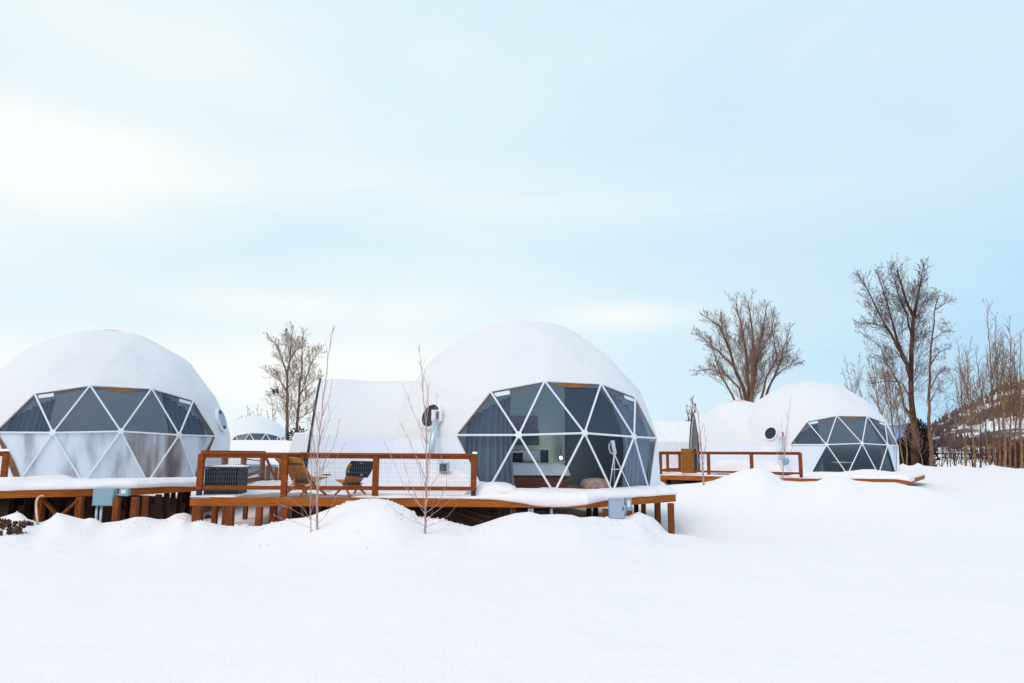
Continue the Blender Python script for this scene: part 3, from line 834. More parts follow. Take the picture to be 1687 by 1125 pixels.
cushion(at(842, 752, yb).x, yb, zline(842, 752, yb), 0.5, 0.36, m_white, bed)
cushion(at(853, 753, yb - .25).x, yb - .25, zline(853, 754, yb), 0.3, 0.3, m_dark, bed)
cushion(at(873, 752, yb).x, yb, zline(873, 752, yb), 0.62, 0.38, m_white, bed)
mb = MB(); mb.box((at(860, 750, 22.1).x, 22.15, zline(880, 752, 22.1)), (1.6, 0.1, 0.4)); mb.build('headboard', m_darkwall, bed, bevel=0.02)
c = at(862, 696, 23.3); mb = MB(); mb.box((c.x, 23.31, c.z), (0.93, 0.05, 0.42)); solo(mb, 'canvas_print', m_art, 'dusty pink canvas hanging above the bed in the middle dome', 'picture', (c.x, 23.33, c.z))
c = at(866, 721, 23.2); mb = MB(); mb.box((c.x, 23.2, c.z), (0.85, 0.26, 0.46)); mb.box((c.x, 23.06, c.z + .02), (0.8, 0.02, 0.03)); solo(mb, 'wall_cabinet', m_darkwall, 'dark wall cabinet directly below the pink canvas', 'cabinet', (c.x, 23.33, c.z))
c = at(924, 754, 22.6)
lamp = thing('pendant_lamp', 'small lit pendant lamp hanging beside the bed', 'lamp', (c.x, c.y, c.z))
mb = MB(); mb.tube([c + Vector((0, 0, 0.06)), c + Vector((0, 0, 0.3)), c + Vector((0, .8, 0.32))], 0.008, 5); mb.lathe([(0.03, 0.05), (0.03, 0.1), (0.015, 0.12)], c, 10); mb.build('cord', m_black, lamp)
m_bulb = bpy.data.materials.new('lit_bulb'); m_bulb.use_nodes = True
e_ = m_bulb.node_tree.nodes['Principled BSDF']; e_.inputs['Emission Color'].default_value = (1, 0.55, 0.25, 1); e_.inputs['Emission Strength'].default_value = 4.0
mb = MB(); mb.lathe([(0.01, -0.06), (0.04, -0.03), (0.045, 0.0), (0.03, 0.045)], c, 12); mb.build('bulb', m_bulb, lamp, smooth=True)
ld = bpy.data.lights.new('pendant_light', 'POINT'); ld.energy = 14; ld.color = (1, .82, .62); ld.shadow_soft_size = .04
lo_ = bpy.data.objects.new('pendant_light', ld); COL.objects.link(lo_); lo_.parent = lamp; lo_.location = (0, -0.12, -0.02)
m_wicker = mat('wicker', (0.28, 0.17, 0.13), 0.8, 0.2, col2=(0.42, 0.30, 0.26), scale=12)
c = at(980, 796, 18.75)
mb = MB(); mb.lathe([(0.3, 0), (0.36, 0.1), (0.36, 0.24), (0.3, 0.31), (0.12, 0.345), (0.02, 0.35)], (c.x, 18.75, FZ), 28); solo(mb, 'pouf', m_wicker, 'round brown wicker pouf inside the middle dome window', 'stool', (c.x, 18.75, FZ), smooth=True)
c = at(828, 797, 19.2)
mb = MB(); mb.lathe([(0.15, 0), (0.17, 0.1), (0.14, 0.2), (0.05, 0.23)], (c.x, 19.2, FZ), 20); solo(mb, 'basket', m_wicker, 'small tan basket at the left foot of the bed', 'basket', (c.x, 19.2, FZ), smooth=True)
# telescope on a tripod just inside the right panes
TY = 19.0
hd = at(1012, 748, TY)
tel = thing('telescope', 'white telescope on a tall tripod inside the right side of the middle dome window', 'telescope', (hd.x, hd.y, FZ))
mb = MB(); p0 = at(1009, 727, TY - .1); p1 = at(1013, 747, TY + .1); mb.tube([p0, p0.lerp(p1, .3), p0.lerp(p1, .31), p1], [0.055, 0.055, 0.05, 0.05], 12); mb.build('tube', m_strut, tel)
mb = MB(); mb.tube([at(1004, 730, TY), at(1003, 738, TY), at(1006, 746, TY), hd], 0.015, 6); mb.lathe([(0.035, -0.03), (0.035, 0.03)], hd, 10); mb.build('mount', m_strut, tel)
for (fx, fy, k) in ((1003, 797, -.15), (1040, 793, -.1), (1012, 792, .5)):
    mb = MB(); q = at(fx, fy, TY + k); q.z = FZ; mb.tube([hd, q], [0.018, 0.012], 6); mb.build('leg', m_strut, tel)
mb = MB(); mb.beam(at(1006, 773, TY - .05), at(1023, 773, TY - .05), 0.03, 0.02); mb.build('spreader', m_strut, tel)
# right dome: round white table
c = at(1386, 762, 36.0)
tb = thing('round_table', 'round white table inside the window of the right dome', 'table', (c.x, c.y, DZR + .05))
mb = MB(); mb.lathe([(0.3, -0.02), (0.48, 0.0), (0.48, 0.03)], c, 28); mb.build('table_top', m_white, tb)
mb = MB(); mb.lathe([(0.22, 0), (0.05, 0.05), (0.04, c.z - DZR - .07)], (c.x, c.y, DZR + .05), 12); mb.build('pedestal', m_bedwood, tb)
# left dome: brown interior goods seen through the fogged film
c = at(278, 765, 22.9)
mb = MB(); mb.box((c.x, c.y, DZL + .35), (1.1, 0.6, 0.6), 0.3); mb.box((c.x - 0.1, c.y + .25, DZL + .7), (1.1, 0.16, 0.7), 0.3); solo(mb, 'armchair', m_bedwood, 'brown armchair blurred behind the fogged panes of the left dome', 'armchair', (c.x, c.y, DZL), bevel=0.06)
c = at(38, 765, 22.2)
mb = MB(); mb.box((c.x, c.y, DZL + .5), (0.7, 0.5, 1.0), -0.4); mb.box((c.x, c.y, DZL + 1.03), (0.78, 0.58, 0.04), -0.4); solo(mb, 'sideboard', m_liner, 'orange brown sideboard blurred behind the left end of the fogged panes', 'sideboard', (c.x, c.y, DZL))

# ------------------------------------------------------------------ decks
rnd = random.Random(5)
def lerp2(a, b, t): return (a[0] + (b[0] - a[0]) * t, a[1] + (b[1] - a[1]) * t)
def deck(label, poly, z, edges, edge_mat):
    ex = sum(p[0] for p in poly) / len(poly); ey = sum(p[1] for p in poly) / len(poly)
    root = thing('deck', label, 'deck', (ex, ey, z - 0.2), group='raised timber decks under the domes')
    # boards: strips along x clipped to the outline
    mb = MB(); ys = [p[1] for p in poly]; y = min(ys)
    while y < max(ys):
        yc = y + 0.07; xs = []
        n = len(poly)
        for i in range(n):
            a, b2 = poly[i], poly[(i + 1) % n]
            if (a[1] > yc) != (b2[1] > yc): xs.append(a[0] + (b2[0] - a[0]) * (yc - a[1]) / (b2[1] - a[1]))
        xs.sort()
        for k in range(0, len(xs) - 1, 2):
            mb.box(((xs[k] + xs[k + 1]) / 2, yc, z - 0.019), (xs[k + 1] - xs[k] - 0.02, 0.132, 0.034))
        y += 0.14
    mb.build('decking', m_board, root)
    for i, (a, b2) in enumerate(edges):
        bm_ = MB(); d = Vector((b2[0] - a[0], b2[1] - a[1], 0)); L = d.length; d.normalize()
        nrm = Vector((d.y, -d.x, 0)) * 0.026
        k = max(1, round(L / 3.7))
        for s_ in range(k):
            pa = Vector((*a, z - 0.102)) + d * (L * s_ / k + (0.002 if s_ else 0)) + nrm * 1.0
            pb = Vector((*a, z - 0.102)) + d * (L * (s_ + 1) / k - 0.002) + nrm * 1.0
            bm_.beam(pa, pb, 0.046, 0.195)
        bm_.build('rim_joist', edge_mat, root)
    return root
def dpost(root, px, Yd, z, wdt=0.14, m=None, py=830):
    x = at(px, py, Yd).x; g = gz(x, Yd) - 0.3
    mb = MB(); mb.box((x, Yd, (g + z - 0.205) / 2), (wdt, wdt, z - 0.205 - g)); return mb.build('post', m or m_post, root, bevel=0.006)
dc = deck('long middle timber deck with wire mesh railing, deck chairs and a black slatted box', DECK_C, DZ, [(DECK_C[0], DECK_C[1]), (DECK_C[1], DECK_C[2]), (DECK_C[2], DECK_C[3]), (DECK_C[3], DECK_C[4]), (DECK_C[6], DECK_C[0])], m_beam)
dl = deck('left timber deck in front of the fogged dome, cross braced posts below it', DECK_L, DZL, [(DECK_L[0], DECK_L[1]), (DECK_L[1], DECK_L[2]), (DECK_L[2], DECK_L[3]), (DECK_L[3], DECK_L[4]), (DECK_L[4], DECK_L[5])], m_beam)
dr = deck('right timber deck half buried by snow mounds', DECK_R, DZR, [(DECK_R[0], DECK_R[1]), (DECK_R[1], DECK_R[2]), (DECK_R[2], DECK_R[3]), (DECK_R[6], DECK_R[0])], m_beam)
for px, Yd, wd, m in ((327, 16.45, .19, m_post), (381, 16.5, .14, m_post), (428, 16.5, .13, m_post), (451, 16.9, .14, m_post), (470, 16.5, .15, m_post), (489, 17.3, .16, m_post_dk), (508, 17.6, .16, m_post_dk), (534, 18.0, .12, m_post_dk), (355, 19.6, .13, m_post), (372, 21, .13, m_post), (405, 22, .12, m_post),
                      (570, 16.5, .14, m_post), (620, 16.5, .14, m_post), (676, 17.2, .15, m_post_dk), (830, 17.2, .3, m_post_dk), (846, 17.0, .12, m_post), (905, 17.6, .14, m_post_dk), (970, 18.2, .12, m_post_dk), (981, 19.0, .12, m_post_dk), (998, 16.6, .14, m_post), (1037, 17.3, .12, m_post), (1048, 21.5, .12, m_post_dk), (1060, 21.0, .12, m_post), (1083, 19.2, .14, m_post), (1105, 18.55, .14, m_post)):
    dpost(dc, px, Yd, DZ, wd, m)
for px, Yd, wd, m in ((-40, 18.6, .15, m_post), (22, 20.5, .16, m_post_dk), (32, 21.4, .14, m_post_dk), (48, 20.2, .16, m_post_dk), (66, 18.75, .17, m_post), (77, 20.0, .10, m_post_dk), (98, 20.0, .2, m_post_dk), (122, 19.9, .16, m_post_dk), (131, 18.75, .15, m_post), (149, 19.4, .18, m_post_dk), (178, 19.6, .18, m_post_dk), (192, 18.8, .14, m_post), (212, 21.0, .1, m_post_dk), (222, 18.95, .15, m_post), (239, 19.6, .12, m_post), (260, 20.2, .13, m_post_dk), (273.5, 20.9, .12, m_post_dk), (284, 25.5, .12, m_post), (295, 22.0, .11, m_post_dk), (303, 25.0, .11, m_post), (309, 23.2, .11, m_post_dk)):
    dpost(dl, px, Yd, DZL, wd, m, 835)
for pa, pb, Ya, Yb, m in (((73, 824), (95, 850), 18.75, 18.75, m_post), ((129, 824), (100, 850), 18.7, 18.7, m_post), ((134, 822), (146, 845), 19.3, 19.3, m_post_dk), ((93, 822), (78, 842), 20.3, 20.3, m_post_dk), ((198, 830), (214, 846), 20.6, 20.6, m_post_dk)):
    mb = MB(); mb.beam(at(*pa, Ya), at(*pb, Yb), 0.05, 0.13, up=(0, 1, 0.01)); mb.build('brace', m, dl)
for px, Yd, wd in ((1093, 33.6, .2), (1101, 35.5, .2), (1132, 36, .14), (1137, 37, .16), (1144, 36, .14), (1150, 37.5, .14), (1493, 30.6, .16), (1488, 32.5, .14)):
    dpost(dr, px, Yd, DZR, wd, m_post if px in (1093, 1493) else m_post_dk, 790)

def railing(root, pts, z0, posts, top=0.99, wire=True, foot=(), label=None):
    """pts: plan corners; posts: parameter list (segment, t). Rails are the part, its posts and mesh sub-parts."""
    mb = MB()
    for a, b2 in zip(pts[:-1], pts[1:]):
        A = Vector((*a, z0)); B = Vector((*b2, z0))
        mb.beam(A + Vector((0, 0, top - 0.02)), B + Vector((0, 0, top - 0.02)), 0.14, 0.038)
        mb.beam(A + Vector((0, 0, top - 0.084)), B + Vector((0, 0, top - 0.084)), 0.04, 0.088)
        mb.beam(A + Vector((0, 0, 0.20)), B + Vector((0, 0, 0.20)), 0.06, 0.088)
    rl = mb.build('railing', m_rail, root)
    for s_, t_ in posts:
        p = lerp2(pts[s_], pts[s_ + 1], t_)
        ft = (s_, t_) in foot
        pb = MB(); zb = z0 + (0.15 if ft else -0.0)
        pb.box((p[0], p[1], (zb + z0 + top - 0.04) / 2), (0.13, 0.11, z0 + top - 0.04 - zb)); po = pb.build('rail_post', m_rail, rl, bevel=0.006)
        if ft:
            fb = MB(); fb.box((p[0], p[1], z0 + 0.074), (0.10, 0.09, 0.148)); fb.build('post_bracket', m_black, rl)
    if wire:
        wb = MB(); r_ = 0.0026 if z0 == DZ else 0.0016
        for a, b2 in zip(pts[:-1], pts[1:]):
            A = Vector((*a, z0)); B = Vector((*b2, z0)); L = (B - A).length; n_ = int(L / 0.052)
            for k in range(1, n_):
                q = A.lerp(B, k / n_); wb.box((q.x, q.y, z0 + 0.45), (r_, r_, 0.88))
            for k in range(0, 9):
                h = 0.03 + k * 0.104
                wb.beam(A + Vector((0, 0, h)), B + Vector((0, 0, h)), r_, r_)
        wb.build('wire_mesh', m_wire, rl)
    return rl
# middle deck: front run and left side run
fa = (DECK_C[0][0] + 0.12, DECK_C[0][1] + 0.06); fb_ = (DECK_C[1][0] - 0.06, DECK_C[1][1] + 0.06)
def tpx(px, a, b2):
    lo_, hi_ = 0.0, 1.0
    s = at(px, 780, 1.0).x
    for _ in range(40):
        m_ = (lo_ + hi_) / 2; p = lerp2(a, b2, m_)
        if p[0] / p[1] < s: lo_ = m_
        else: hi_ = m_
    return lo_
railing(dc, [fa, fb_], DZ, [(0, 0.0), (0, tpx(469, fa, fb_)), (0, tpx(619, fa, fb_)), (0, 1.0)], foot=[(0, 0.0), (0, 1.0)])
sb_ = (at(432, 780, 23.3).x, 23.3)
railing(dc, [(fa[0] + .0, fa[1] + 0.15), sb_], DZ, [(0, tpx(366, fa, sb_)), (0, tpx(399, fa, sb_)), (0, 0.995)], wire=True, top=1.03)
# lower back stair rails on the middle deck, and the stair stringer
mb = MB(); A = Vector((sb_[0], sb_[1], DZ + 1.0)); B = Vector((at(458, 790, 23.3).x, 23.3, DZ + 0.02))
mb.beam(A, B, 0.05, 0.13, up=(0, 1, 0)); mb.beam(A + Vector((0.25, .9, -.1)), B + Vector((.25, .9, 0)), 0.05, 0.12, up=(0, 1, 0))
mb.beam((at(402, 786, 22).x, 22, DZ + .28), (at(430, 781, 24).x, 24, DZ + .4), 0.06, 0.1)
for k in range(3): mb.box((at(450, 790, 24.5).x + .1 * k, 24.5 + .3 * k, DZ + 0.03 + .02 * k), (2.4, 0.28, 0.05))
for px_, h_ in ((442, .55), (455, .5), (462, .62)): mb.box((at(px_, 780, 24.4).x, 24.4, DZ + h_ / 2), (0.1, 0.1, h_))
mb.build('stair_rail', m_rail, dc)
# left deck rail end at the frame edge
la = (at(7, 780, 18.95).x, 18.95); lb = (at(-150, 780, 19.0).x, 19.1)
railing(dl, [lb, la], DZL, [(0, 0.0), (0, 0.55), (0, 1.0)], top=0.93)
# right deck rails
ra = (DECK_R[0][0] + .1, DECK_R[0][1] + .1); rb = (DECK_R[1][0], DECK_R[1][1] + .12)
ts = [0.0] + [tpx(p_, ra, rb) for p_ in (1168, 1239)] + [1.0]
railing(dr, [ra, rb], DZR, [(0, t_) for t_ in ts], top=1.08, foot=[(0, 0.0), (0, 1.0)])
rc_ = (at(1120, 770, 38.5).x, 38.5)
railing(dr, [(ra[0], ra[1] + .12), (at(1100, 770, 37.5).x, 37.5)], DZR, [(0, 1.0)], top=1.06, wire=False)
railing(dr, [(at(1100, 770, 37.6).x, 37.6), rc_], DZR, [(0, 1.0)], top=1.06, wire=False)

# snow lying on the decks
def deck_snow(name, poly, z, hf, droop, cell=0.07, keep=None):
    xs = np.arange(min(p[0] for p in poly) - .2, max(p[0] for p in poly) + .2, cell)
    ys = np.arange(min(p[1] for p in poly) - .2, min(max(p[1] for p in poly), min(p[1] for p in poly) + 9) + .2, cell)
    Xg, Yg = np.meshgrid(xs, ys)
    d = poly_dist(Xg, Yg, poly)
    # pull cells just outside onto a smooth rim
    e_ = 1e-3
    gx = (poly_dist(Xg + e_, Yg, poly) - poly_dist(Xg - e_, Yg, poly)) / (2 * e_); gy = (poly_dist(Xg, Yg + e_, poly) - poly_dist(Xg, Yg - e_, poly)) / (2 * e_)
    keepm = d > -cell * 1.35
    if keep is not None: keepm &= keep(Xg, Yg)
    out_ = 0.085 + 0.03 * fbm(Xg * 1.7, Yg * 1.7, 91)
    mv = np.where(d < 0.0, -d, 0.0)
    Xg = Xg + gx * mv; Yg = Yg + gy * mv; d = np.where(d < 0, 0.0, d)
    h = hf(Xg, Yg)
    RIM = lambda q: sm(q, -0.12, 0.16) ** 0.5
    Zg = z + 0.004 + h * RIM(d) - np.where(h < 0.012, 0.03, 0)
    idx = -np.ones(Xg.shape, int); mb = MB()
    for i in range(Xg.shape[0] - 1):
        for j in range(Xg.shape[1] - 1):
            if keepm[i, j] and keepm[i + 1, j] and keepm[i, j + 1] and keepm[i + 1, j + 1]:
                q = []
                for (a, b2) in ((i, j), (i, j + 1), (i + 1, j + 1), (i + 1, j)):
                    if idx[a, b2] < 0: idx[a, b2] = len(mb.v); mb.v.append((Xg[a, b2], Yg[a, b2], Zg[a, b2]))
                    q.append(idx[a, b2])
                mb.f.append(tuple(q))
    n = len(poly)
    for i in range(n):
        a, b2 = poly[i], poly[(i + 1) % n]; L = math.hypot(b2[0] - a[0], b2[1] - a[1]); k = max(2, int(L / 0.06))
        if min(a[1], b2[1]) > min(ys) + 8.5: continue
        u = np.linspace(0, 1, k + 1); ex = a[0] + (b2[0] - a[0]) * u; ey = a[1] + (b2[1] - a[1]) * u
        nx, ny = (b2[1] - a[1]) / L, -(b2[0] - a[0]) / L
        hh = hf(ex, ey); h0 = np.where(hh < 0.012, -0.03, hh * float(RIM(np.array(0.0)))); dd = droop(ex, ey); on = np.clip(hh / 0.06, 0, 1)
        pa, pn = poly[i - 1], poly[(i + 2) % n]
        def nrm_(p, q): l_ = math.hypot(q[0] - p[0], q[1] - p[1]); return np.array([(q[1] - p[1]) / l_, -(q[0] - p[0]) / l_])
        n0 = nrm_(a, b2); m0 = nrm_(pa, a) + n0; m1 = n0 + nrm_(b2, pn)
        m0 = m0 / (m0 @ n0); m1 = m1 / (m1 @ n0); t0_ = np.clip(1 - u * L / .35, 0, 1) ** 2; t1_ = np.clip(1 - (1 - u) * L / .35, 0, 1) ** 2
        nx = n0[0] * (1 - t0_ - t1_) + m0[0] * t0_ + m1[0] * t1_; ny = n0[1] * (1 - t0_ - t1_) + m0[1] * t0_ + m1[1] * t1_
        rows = []
        for (q, hk, dk) in ((0.0, 1.0, 0), (0.045, .86, 0), (0.085, .5, 0), (0.10, .0, .35), (0.092, 0, .8), (0.075, 0, 1.0), (0.040, 0, 1.0)):
            ww = q * on * (1 + 0.5 * fbm(ex * 3, ey * 3, 92))
            rows.append([(ex[j] + nx[j] * ww[j], ey[j] + ny[j] * ww[j], z + 0.004 + h0[j] * (hk if h0[j] > 0 else 1) - dd[j] * on[j] * dk) for j in range(k + 1)])
        mb.grid(rows[::-1])
    o = mb.build(name, m_snow2, smooth=True); return clean(o, kind='stuff')
def outside_dome(c, r_): return lambda x, y: np.hypot(x - c[0], y - c[1]) > r_
bxx = DECK_C[1][0]
deck_snow('deck_snow', DECK_C, DZ,
          lambda x, y: sm(x, bxx + 0.0, bxx + 0.35) * (0.155 + 0.09 * fbm(x * 1.1, y * 1.6, 31) + 0.05 * fbm(x * 4, y * 5, 32)) + (1 - sm(x, bxx, bxx + .35)) * np.maximum(0, (0.15 * fbm(x * 0.9 + 4, y * 1.1, 33) + -0.01 + 0.06 * sm(y, 17.4, 18.6) + 0.05 * sm(x, -4.2, -3.2) - 0.03 * (x > -6.2) * (x < -4.4) + .03 * (x < -6.0))),
          lambda x, y: 0.02 + 0.16 * np.exp(-((x - 1.0) / 0.95) ** 2) + 0.05 * np.maximum(0, fbm(x * 2.5, y, 35)), keep=outside_dome(CC, 3.6))
deck_snow('deck_snow', DECK_L, DZL,
          lambda x, y: 0.185 + 0.09 * fbm(x * 0.9, y * 1.5, 41) + 0.05 * fbm(x * 4, y * 5, 42) + 0.1 * np.exp(-((x + 12.45) / .25) ** 2),
          lambda x, y: 0.02 + 0.07 * np.maximum(0, fbm(x * 1.7, y, 45)) + 0.06 * sm(x, -9.7, -9.2), keep=outside_dome(CL, 3.6))
deck_snow('deck_snow', DECK_R, DZR,
          lambda x, y: 0.17 + 0.16 * fbm(x * 0.8, y * 1.2, 51) + 0.16 * np.exp(-((x - 15.6) / .8) ** 2 - ((y - 32.3) / 1.0) ** 2) - 0.12 * (1 - sm(x, 12.4, 13.2)),
          lambda x, y: 0.0 + 0.05 * np.maximum(0, fbm(x * 1.3, y, 55)) + 0.12 * sm(x, 15.5, 16.5) * (1 - sm(x, 17.2, 17.4)), cell=0.1, keep=outside_dome(CR, 3.6))
# snow caps on rails, box and posts are lumps lying on them
def snow_lump(cx, cy, cz, w_, d_, h_, seed=0, rz=0.0):
    mb = MB(); rows = []; n_ = 12; m_ = Matrix.Rotation(rz, 3, 'Z')
    for i in range(n_ + 1):
        row = []
        for j in range(n_ + 1):
            u = j / n_ * 2 - 1; v = i / n_ * 2 - 1
            e = max(0, (1 - u ** 4)) ** .5 * max(0, (1 - v ** 4)) ** .5
            nn_ = float(fbm(np.array(u * 2 + seed), np.array(v * 2 + seed), 3))
            q = m_ @ Vector((u * w_ / 2, v * d_ / 2, 0)); row.append((cx + q.x, cy + q.y, cz + h_ * e * (1 + nn_)))
        rows.append(row)
    mb.grid(rows); o = mb.build('snow_cap', m_snow2, smooth=True); return clean(o, kind='stuff')
snow_lump(fb_[0] + .02, fb_[1], DZ + 0.985, 0.13, 0.13, 0.04, 1)
snow_lump(la[0] - .05, la[1], DZL + 0.932, 0.35, 0.16, 0.05, 2)
snow_lump(DECK_C[1][0] + 0.35, DECK_C[1][1] + 1.0, DZ + 0.02, 1.3, 1.9, 0.27, 5)
snow_lump(DECK_C[1][0] - 0.75, DECK_C[1][1] + 1.35, DZ + 0.02, 1.5, 1.1, 0.5, 7)
#snow_lump(at(862, 790, 16.95).x + .7, 16.9, DZ + .12, 0.8, 0.7, 0.09, 8)
snow_lump(at(1228, 770, 34.6).x, 34.4, DZR + .1, 3.6, 1.8, 0.55, 11)

# ------------------------------------------------------------------ furniture on the middle deck
# black slatted box
bc_ = at(373, 790, 17.35); bz = DZ + 0.02
slb = thing('slatted_box', 'black slatted outdoor box with an overhanging lid at the left end of the middle deck', 'box', (bc_.x, bc_.y, bz))
mb = MB(); mb.box((bc_.x, bc_.y, bz + .30), (0.66, 0.6, 0.56)); mb.build('inner_case', m_black, slb)
mb = MB()
for k in range(14):
    u = (k + .5) / 14 * 2 - 1
    mb.box((bc_.x + u * 0.36, bc_.y - .33, bz + .30), (0.033, 0.02, 0.58)); mb.box((bc_.x + u * 0.36, bc_.y + .33, bz + .30), (0.033, 0.02, 0.58))
    mb.box((bc_.x - .38, bc_.y + u * 0.31, bz + .30), (0.02, 0.03, 0.58)); mb.box((bc_.x + .38, bc_.y + u * 0.31, bz + .30), (0.02, 0.03, 0.58))
mb.build('slats', m_black, slb)
mb = MB(); mb.box((bc_.x + .0, bc_.y, bz + .618), (0.86, 0.76, 0.035)); mb.build('lid', m_black, slb, bevel=0.008)
snow_lump(bc_.x + .08, bc_.y, bz + .636, 0.7, 0.64, 0.035, 3)
# lounge chairs made of narrow wooden staves
def stave_chair(root):
    """chair facing +y, local frame, base at the origin; seen from behind its back leans towards -y"""
    n = 9
    mb = MB()
    for k in range(n):
        u = k / (n - 1) * 2 - 1
        # long stave: from front foot up through the back, leaning away
        p0 = Vector((u * 0.19, 0.10, 0.26)); p1 = Vector((u * 0.33, -0.50, 0.86 - 0.035 * abs(u) ** 2))
        mb.beam(p0, p1, 0.070, 0.018, up=(0, 0.7, 0.7))
    mb.build('backrest', m_chair, root, local=True, bevel=0.004)
    mb = MB()
    for k in range(n):
        u = k / (n - 1) * 2 - 1
        mb.beam(Vector((u * 0.19, -0.14, 0.24)), Vector((u * 0.27, 0.42, 0.40)), 0.052, 0.018, up=(0, 0, 1))
    mb.build('seat', m_chair, root, local=True, bevel=0.004)
    for sx in (-1, 1):
        mb = MB(); mb.beam((sx * .20, -0.05, 0.33), (sx * .27, 0.42, 0.0), 0.035, 0.045, up=(0, 0, 1)); mb.build('leg', m_chair, root, local=True)
        mb = MB(); mb.beam((sx * .17, 0.16, 0.30), (sx * .24, -0.36, 0.0), 0.035, 0.045, up=(0, 0, 1)); mb.build('leg', m_chair, root, local=True)
    mb = MB(); mb.tube([(-.3, -.02, .3), (.3, -.02, .3)], 0.013, 6); mb.tube([(-.3, -.38, .7), (.3, -.38, .7)], 0.013, 6); mb.build('cross_rod', m_black, root, local=True)
GC = 'wooden stave lounge chairs on the middle deck'
c1p = at(499, 812, 17.25)
ch1 = thing('lounge_chair', 'bare wooden stave lounge chair, left one of the pair on the middle deck', 'chair', (c1p.x, 17.25, DZ + .01), R(-28), group=GC)
stave_chair(ch1)
c2p = at(580, 812, 17.35)
ch2 = copy_tree(ch1); ch2.location = (c2p.x, 17.35, DZ + .01); ch2.rotation_euler = (0, 0, R(38)); ch2['label'] = 'wooden stave lounge chair with a dark patterned blanket over its back'
ch1.scale = (1.12, 1.08, 1.03); ch2.scale = (0.88, 0.95, 0.88)
# blanket
m_blk = bpy.data.materials.new('patterned_blanket'); m_blk.use_nodes = True; t = m_blk.node_tree; b = t.nodes['Principled BSDF']; b.inputs['Roughness'].default_value = 0.95
tcn = t.nodes.new('ShaderNodeTexCoord'); vo = t.nodes.new('ShaderNodeTexVoronoi'); vo.inputs['Scale'].default_value = 5.0; t.links.new(tcn.outputs['Object'], vo.inputs[0])
t.links.new(ramp(t, vo.outputs['Distance'], [(0.16, (0.42, 0.33, 0.29)), (0.2, (0.012, 0.02, 0.032))]), b.inputs['Base Color'])
bl = thing('blanket', 'dark blanket with pale patches draped over the right lounge chair', 'blanket', (c2p.x, 17.35, DZ + .4), R(38))
mb = MB(); rows = []
for i in range(15):
    v = i / 14; row = []
    for j in range(15):
        u = j / 14 * 2 - 1
        s_ = v * 0.98
        if s_ < 0.5:            # over the rear face of the back
            k = s_ / 0.5; yy = -0.225 - 0.27 * k - 0.03 + 0.06 * abs(u) ** 3 * (1 - k); zz = 0.44 + 0.35 * k - 0.03 * u * (1 - k)
        elif s_ < 0.58:
            k = (s_ - .5) / .08; yy = -0.525 + 0.10 * k; zz = 0.79 + 0.025 * math.sin(k * PI)
        else:
            k = (s_ - .58) / .4; yy = -0.425 + 0.24 * k; zz = 0.79 - 0.30 * k
        row.append((u * (0.275 + 0.02 * math.sin(v * 9)) + 0.02 * math.sin(v * 7), yy + 0.012 * math.sin(u * 9 + v * 4) - 0.012, zz - 0.4 + 0.02 * u * math.sin(v * 6)))
    rows.append(row)
mb.grid(rows); o = mb.build('cloth', m_blk, bl, smooth=True, local=True); s_ = o.modifiers.new('s', 'SOLIDIFY'); s_.thickness = 0.012
# small fire table between the chairs
c = at(538, 783, 18.3)
ft = thing('side_table', 'small dark topped side table between the two lounge chairs', 'table', (c.x, c.y, DZ))
mb = MB(); mb.lathe([(0.105, 0), (0.105, 0.028)], c, 20); mb.build('table_top', m_black, ft)
mb = MB(); mb.lathe([(0.07, 0.0), (0.07, 0.01), (0.012, 0.02), (0.012, c.z - DZ)], (c.x, c.y, DZ), 10); mb.build('stem', m_pipe, ft)
# gas grill at the far side
gY = 20.4; g0 = at(488, 752, gY)
gr = thing('gas_grill', 'stainless and black gas grill beyond the railing by the vestibule', 'grill', (g0.x, gY, DZ))
mb = MB(); mb.box((at(499, 790, gY).x, gY, DZ + .43), (0.28, 0.5, 0.84)); mb.build('cart', m_black, gr, bevel=.01)
mb = MB(); xc = at(505, 752, gY).x; mb.box((at(505, 752, gY).x - .04, gY, at(505, 748, gY).z - .06), (0.22, 0.5, 0.22)); mb.build('hood', m_black, gr, bevel=.03)
mb = MB(); q = at(485, 748, gY); mb.box((q.x, gY, q.z + .01), (0.42, 0.46, 0.05)); mb.box((q.x + .06, gY - .02, q.z - .22), (0.36, 0.4, 0.36)); mb.build('side_shelf', m_pipe, gr, bevel=.01)
# hot tub behind the side rail
hx = at(413, 780, 26.5)
m_tub = mat('tub_cladding', (0.22, 0.30, 0.37), 0.6, 0.3, col2=(0.42, 0.52, 0.6), scale=14, stretch=(3, 3, .1))
ht = thing('hot_tub', 'round grey hot tub with a folded cover behind the side railing', 'hot tub', (hx.x, 26.6, DZ - .3))
zt_ = at(413, 770, 26).z
mb = MB(); mb.lathe([(0.95, DZ - .45), (0.95, zt_ - .03), (0.9, zt_)], (hx.x - .15, 26.8, 0), 40); mb.build('shell', m_tub, ht)
mb = MB(); mb.lathe([(0.98, zt_), (0.98, zt_ + .07), (0.9, zt_ + .09)], (hx.x - .15, 26.8, 0), 40); mb.build('cover', m_grey, ht)
mb = MB(); q = at(428, 772, 25.9); mb.tube([q, q + Vector((.1, 0, .25)), q + Vector((-.5, 0, .33))], .018, 6); mb.build('cover_lifter', m_black, ht)
